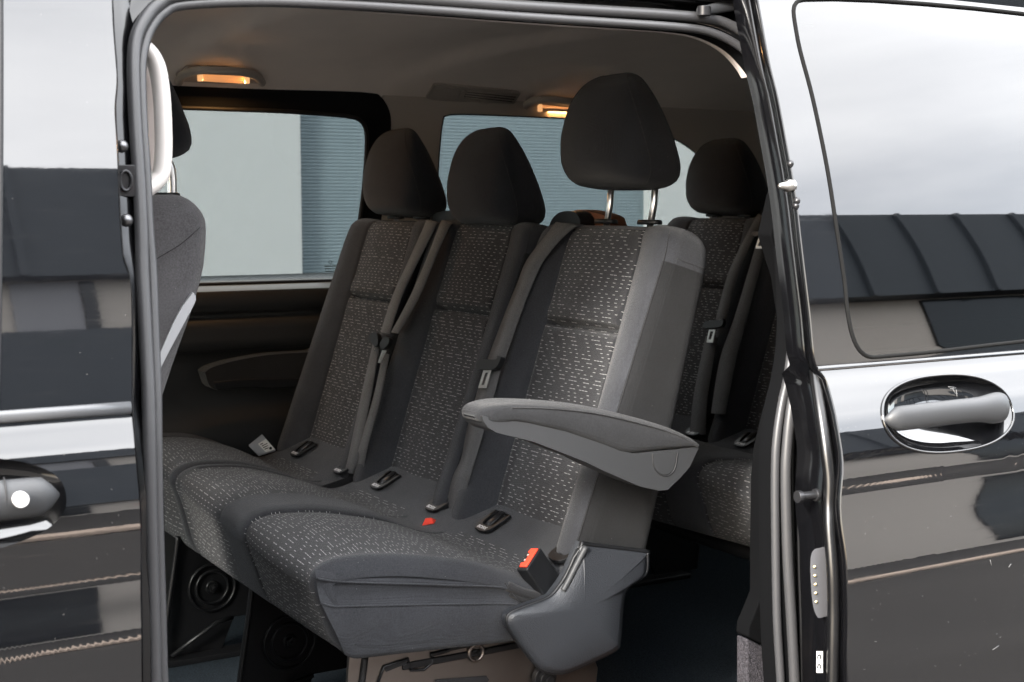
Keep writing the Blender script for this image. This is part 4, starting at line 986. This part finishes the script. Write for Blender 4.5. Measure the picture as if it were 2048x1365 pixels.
b2_ = ribbon('seat_belt', ((884, 440), (878, 452), (856, 510), (821, 591), (782, 665)), ((906, 446), (896, 458), (871, 514), (838, 594), (796, 668)), (.010, .026, .034, .040, .050), bench)
ribbon('belt_return', ((766, 705), (747, 792), (722, 880), (708, 935)), ((778, 709), (761, 795), (737, 884), (726, 938)), (.048, .054, .056, .044), b2_)
tongue(((768, 690), (774, 680), (784, 677), (787, 683), (784, 692), (776, 700), (769, 699)), ((766, 701), (774, 702), (762, 727), (757, 726)), ((768, 706), (770, 706), (763, 721), (761, 721)), .054, b2_)
# belt outlets on top of the backrests
def outlet(pts, brown=None, X=1.555):
    h = obj('belt_outlet', *plate([at(x, y, X=X) for x, y in catmull2o(pts)], (.05, 0, 0)), 'black_plastic', bench, bevel=.006, seg=3)
    if brown: obj('outlet_back', *plate([at(x, y, X=X+.035) for x, y in catmull2o(brown, 3)], (.04, 0, 0)), 'brown_mesh', h, bevel=.004)
mat('brown_mesh', (.16, .055, .022), .7, grain=(600, .3, .001))
outlet(((1098, 452), (1106, 436), (1122, 424), (1146, 424), (1158, 436), (1160, 456), (1150, 470), (1104, 468)), ((1140, 440), (1146, 425), (1158, 420), (1190, 426), (1212, 434), (1218, 444), (1218, 468), (1142, 468)))
outlet(((862, 438), (872, 426), (894, 422), (908, 428), (914, 440), (912, 458), (866, 456)))
# card with a printed label lying on the far seat
tagc = [at(x, y, Y=3.02) for x, y in ((498, 890), (524, 869), (551, 900), (518, 910))]
card = thing('label_card', sum(tagc, Vector())/4, 'small grey card with a printed white label on the far seat cushion', 'label card')
obj('card', *plate(tagc, Vector((.001, .004, -.004))), 'silver_plastic', card, smooth=False)
lq = [tagc[0].lerp(tagc[3], .72)*0+on_quad(tagc, u, v)+Vector((0, -.0006, .0004)) for u, v in ((.42, .30), (.98, .30), (.98, .98), (.42, .98))]
pl_ = obj('printed_label', *plate(lq, Vector((0, .0004, 0))), 'paper', card, smooth=False)
for k in range(4):
    L = [on_quad(lq, .12, .16+.18*k)+Vector((0, -.0008, .0004)), on_quad(lq, .45+.11*((k*7) % 4), .16+.18*k)+Vector((0, -.0008, .0004))]
    obj('print_line', *tube(L, .0009, 5), 'ink', pl_)
obj('print_dot', *dome(on_quad(lq, .7, .8)+Vector((0, -.0008, .0004)), (0, -1, 0), .0035, .0004, 10, 1), 'ink', pl_)
# third row belts
SH = Vector((1.0, 0, 0))
r1 = ribbon('seat_belt', ((1516, 428), (1499, 458), (1457, 545), (1431, 640)), ((1532, 434), (1514, 462), (1476, 549), (1451, 644)), (.014, .030, .040, .050), rear)
ribbon('belt_return', ((1412, 672), (1408, 688), (1387, 792), (1380, 868)), ((1436, 676), (1432, 690), (1415, 794), (1411, 870)), (.048, .05, .056, .05), rear)
tongue(((1412, 652), (1418, 645), (1446, 643), (1450, 638), (1452, 646), (1446, 656), (1414, 659)), ((1419, 660), (1432, 660), (1427, 686), (1414, 686)), ((1422, 664), (1428, 664), (1423, 680), (1418, 680)), .052, r1)
r2 = ribbon('seat_belt', ((1540, 436), (1517, 475), (1496, 545), (1468, 637), (1439, 721), (1422, 827)), ((1556, 446), (1538, 479), (1517, 549), (1493, 641), (1471, 724), (1450, 829)), (.014, .030, .036, .044, .050, .054), rear)
tongue(((1510, 470), (1516, 466), (1540, 464), (1546, 460), (1546, 466), (1540, 473), (1514, 475)), ((1519, 474), (1533, 474), (1526, 498), (1512, 498)), ((1522, 478), (1529, 478), (1523, 493), (1517, 493)), .040, r2)
obj('belt_outlet', *plate([at(x, y, X=2.555) for x, y in catmull2o(((1500, 440), (1512, 420), (1545, 418), (1575, 422), (1580, 450), (1500, 462)))], (.05, 0, 0)), 'black_plastic', rear, bevel=.005)
SH = Vector((0, 0, 0))
# ------------------------------------------------------------------ front seat at the left edge
fs = thing('front_seat', (.35, 2.05, .42), 'grey front seat seen from behind at the left edge of the door opening', 'front seat')
bk = Curve([(.62, .40), (.8, .45), (.95, .505), (1.1, .555), (1.2, .592), (1.28, .624), (1.34, .641), (1.39, .645), (1.42, .640), (1.45, .628)])
V = []; hs = zs(.62, 1.385, 30)+[1.397, 1.407, 1.417, 1.424, 1.4285, 1.4305]; n = 48
for z in hs:
    e = max(0, (z-1.387)/.0437); q = math.sqrt(max(0, 1-min(1, e)**2)); T = .14; hw = .215+.025*smooth(1.3, .9, z)-.035*(1-q)
    xb = bk(z)
    for k in range(n):
        t = 2*math.pi*k/n; ex = .45; a, b = math.copysign(abs(math.cos(t))**ex, math.cos(t)), math.copysign(abs(math.sin(t))**ex, math.sin(t))
        V.append((xb-T/2+T/2*(q*.45+.55)*a, 2.05+hw*b, z))
fb = obj('backrest', V, gridfaces(n, len(hs), True)+[tuple((len(hs)-1)*n+k for k in range(n))], 'front_seat_fabric', fs)
obj('side_strip', *plate([at(x, y, Y=1.832) for x, y in catmull2o(((386, 585), (392, 600), (372, 640), (340, 700), (318, 745), (300, 790), (290, 770), (318, 712), (345, 650), (366, 612)), 3)], (0, .05, 0)), 'silver_plastic', fb, bevel=.004)
obj('seam', *tube(catmull([at(x, y, Y=1.822) for x, y in ((400, 455), (360, 490), (318, 515), (300, 530))], 4), .0009, 6), 'dark_fabric', fb)
hr = headrest(2.05, 1.490, fs, posts=False, x0=.573, sc=.90, wx=1.0)
for y in (1.975, 2.115):
    c = at(358, 345, Y=y) if y < 2 else at(318, 360, Y=y)
    obj('post', *tube(catmull([Vector((.578, y, 1.515)), Vector((.600, y, 1.494)), Vector((.622, y, 1.468)), Vector((.622, y, 1.405))], 6), .0066, 14), 'chrome', hr)
    obj('post_guide', *tube([Vector((.612, y, 1.4285)), Vector((.612, y, 1.4325)), Vector((.612, y, 1.4340))], [.030, .030, .025], 18, flat=.7, upv=(0, 1, 0)), 'black_plastic', hr)
obj('cushion', *box((.20, 2.05, .70), .48, .46, .14), 'front_seat_fabric', fs, bevel=.04, seg=5)
obj('base', *box((.22, 2.05, .52), .40, .40, .20), 'black_plastic', fs, bevel=.02)

# cab front and windscreen
cab = cube_part('bulkhead', -1.3, -1.2, 1.55, 3.4, .4, 1.15, 'black_plastic', van)
obj('windscreen', *plate([(-1.25, 1.6, 1.15), (-1.25, 3.38, 1.15), (-.85, 3.3, 1.80), (-.85, 1.68, 1.80)], (-.005, 0, .003)), 'tinted_glass', van, smooth=False)

brz = [o for o in bench.children if o.name.startswith('leg_frame') and 'label' in o][0]
yb = 1.992
q_ = lambda pts: [at(x, y, Y=yb) for x, y in pts]
obj('frame_skirt', *plate([at(x, y, Y=1.994) for x, y in ((700, 1300), (740, 1296), (1040, 1270), (1100, 1300), (1128, 1365), (1130, 1440), (690, 1440))], (0, .008, 0)), 'bronze_metal', brz, bevel=.003)
obj('notch_edge', *tube(q_(((756, 1365), (768, 1334), (816, 1318), (822, 1341), (848, 1340), (864, 1326), (866, 1314))), .0026, 8), 'dark_metal', brz)
obj('notch_gap', *plate(q_(((768, 1336), (816, 1320), (812, 1328), (772, 1344))), (0, -.001, 0)), 'ink', brz, smooth=False)
obj('skirt_slot', *plate(q_(((870, 1360), (972, 1352), (978, 1360), (972, 1367), (870, 1372))), (0, -.001, 0)), 'ink', brz, smooth=False)
c = at(951, 1305, Y=yb)
obj('dimple', *join([tube([c+Vector((.0135*math.cos(a), -.002, .0135*math.sin(a))) for a in zs(0, 2*math.pi, 25)[:-1]], .0035, 8, closed=True)]), 'bronze_metal', brz)
obj('dimple_hole', *cyl(c+Vector((0, .0, 0)), (0, -1, 0), .005, .002), 'ink', brz)
obj('pressed_rib', *tube(catmull([at(x, y, Y=1.993) for x, y in ((860, 1310), (890, 1303), (905, 1297), (940, 1290))], 4), .004, 8), 'dark_metal', brz)
c = at(1094, 1358, Y=1.975)
obj('pivot_bolt', *join([cyl(c+Vector((0, .015, 0)), (0, -1, 0), .022, .012, 24), cyl(c+Vector((0, .004, 0)), (0, -1, 0), .015, .010, 24), cyl(c+Vector((0, -.006, 0)), (0, -1, 0), .009, .006, 6)]), 'dark_bolt', brz, bevel=.001)

# small scratches on the sliding door
rng = random.Random(5); parts = []
for k in range(13):
    px, py = rng.uniform(1720, 2040), rng.choice((rng.uniform(1020, 1120), rng.uniform(1180, 1350), rng.uniform(1200, 1340))); a = rng.uniform(-.4, 1.2); L_ = rng.uniform(2, 11)*rng.choice((.5, .5, 1))
    parts.append(tube([atf(px+L_*t*math.cos(a)+rng.uniform(-.6, .6), py-L_*t*math.sin(a), fS)+Vector((0, -.0002, 0)) for t in (0, .5, 1)], .00022, 4))
for x, y, dx, dy in ((2022, 1128, -5, 7), (1985, 1300, 12, -8), (1980, 1120, 3, 12), (1912, 776, -12, 2), (1912, 780, 2, 14), (1905, 778, 6, 10), (1896, 774, 12, 1)):
    dep = .012 if y < 800 else -.0002
    parts.append(tube([atf(x+dx*t, y+dy*t, fS)+Vector((0, dep if y > 800 else -.0002, 0)) for t in (0, .4, 1)], .0005, 4))
tag(obj('scratches', *join(parts), 'scratch', sd_), kind='stuff')
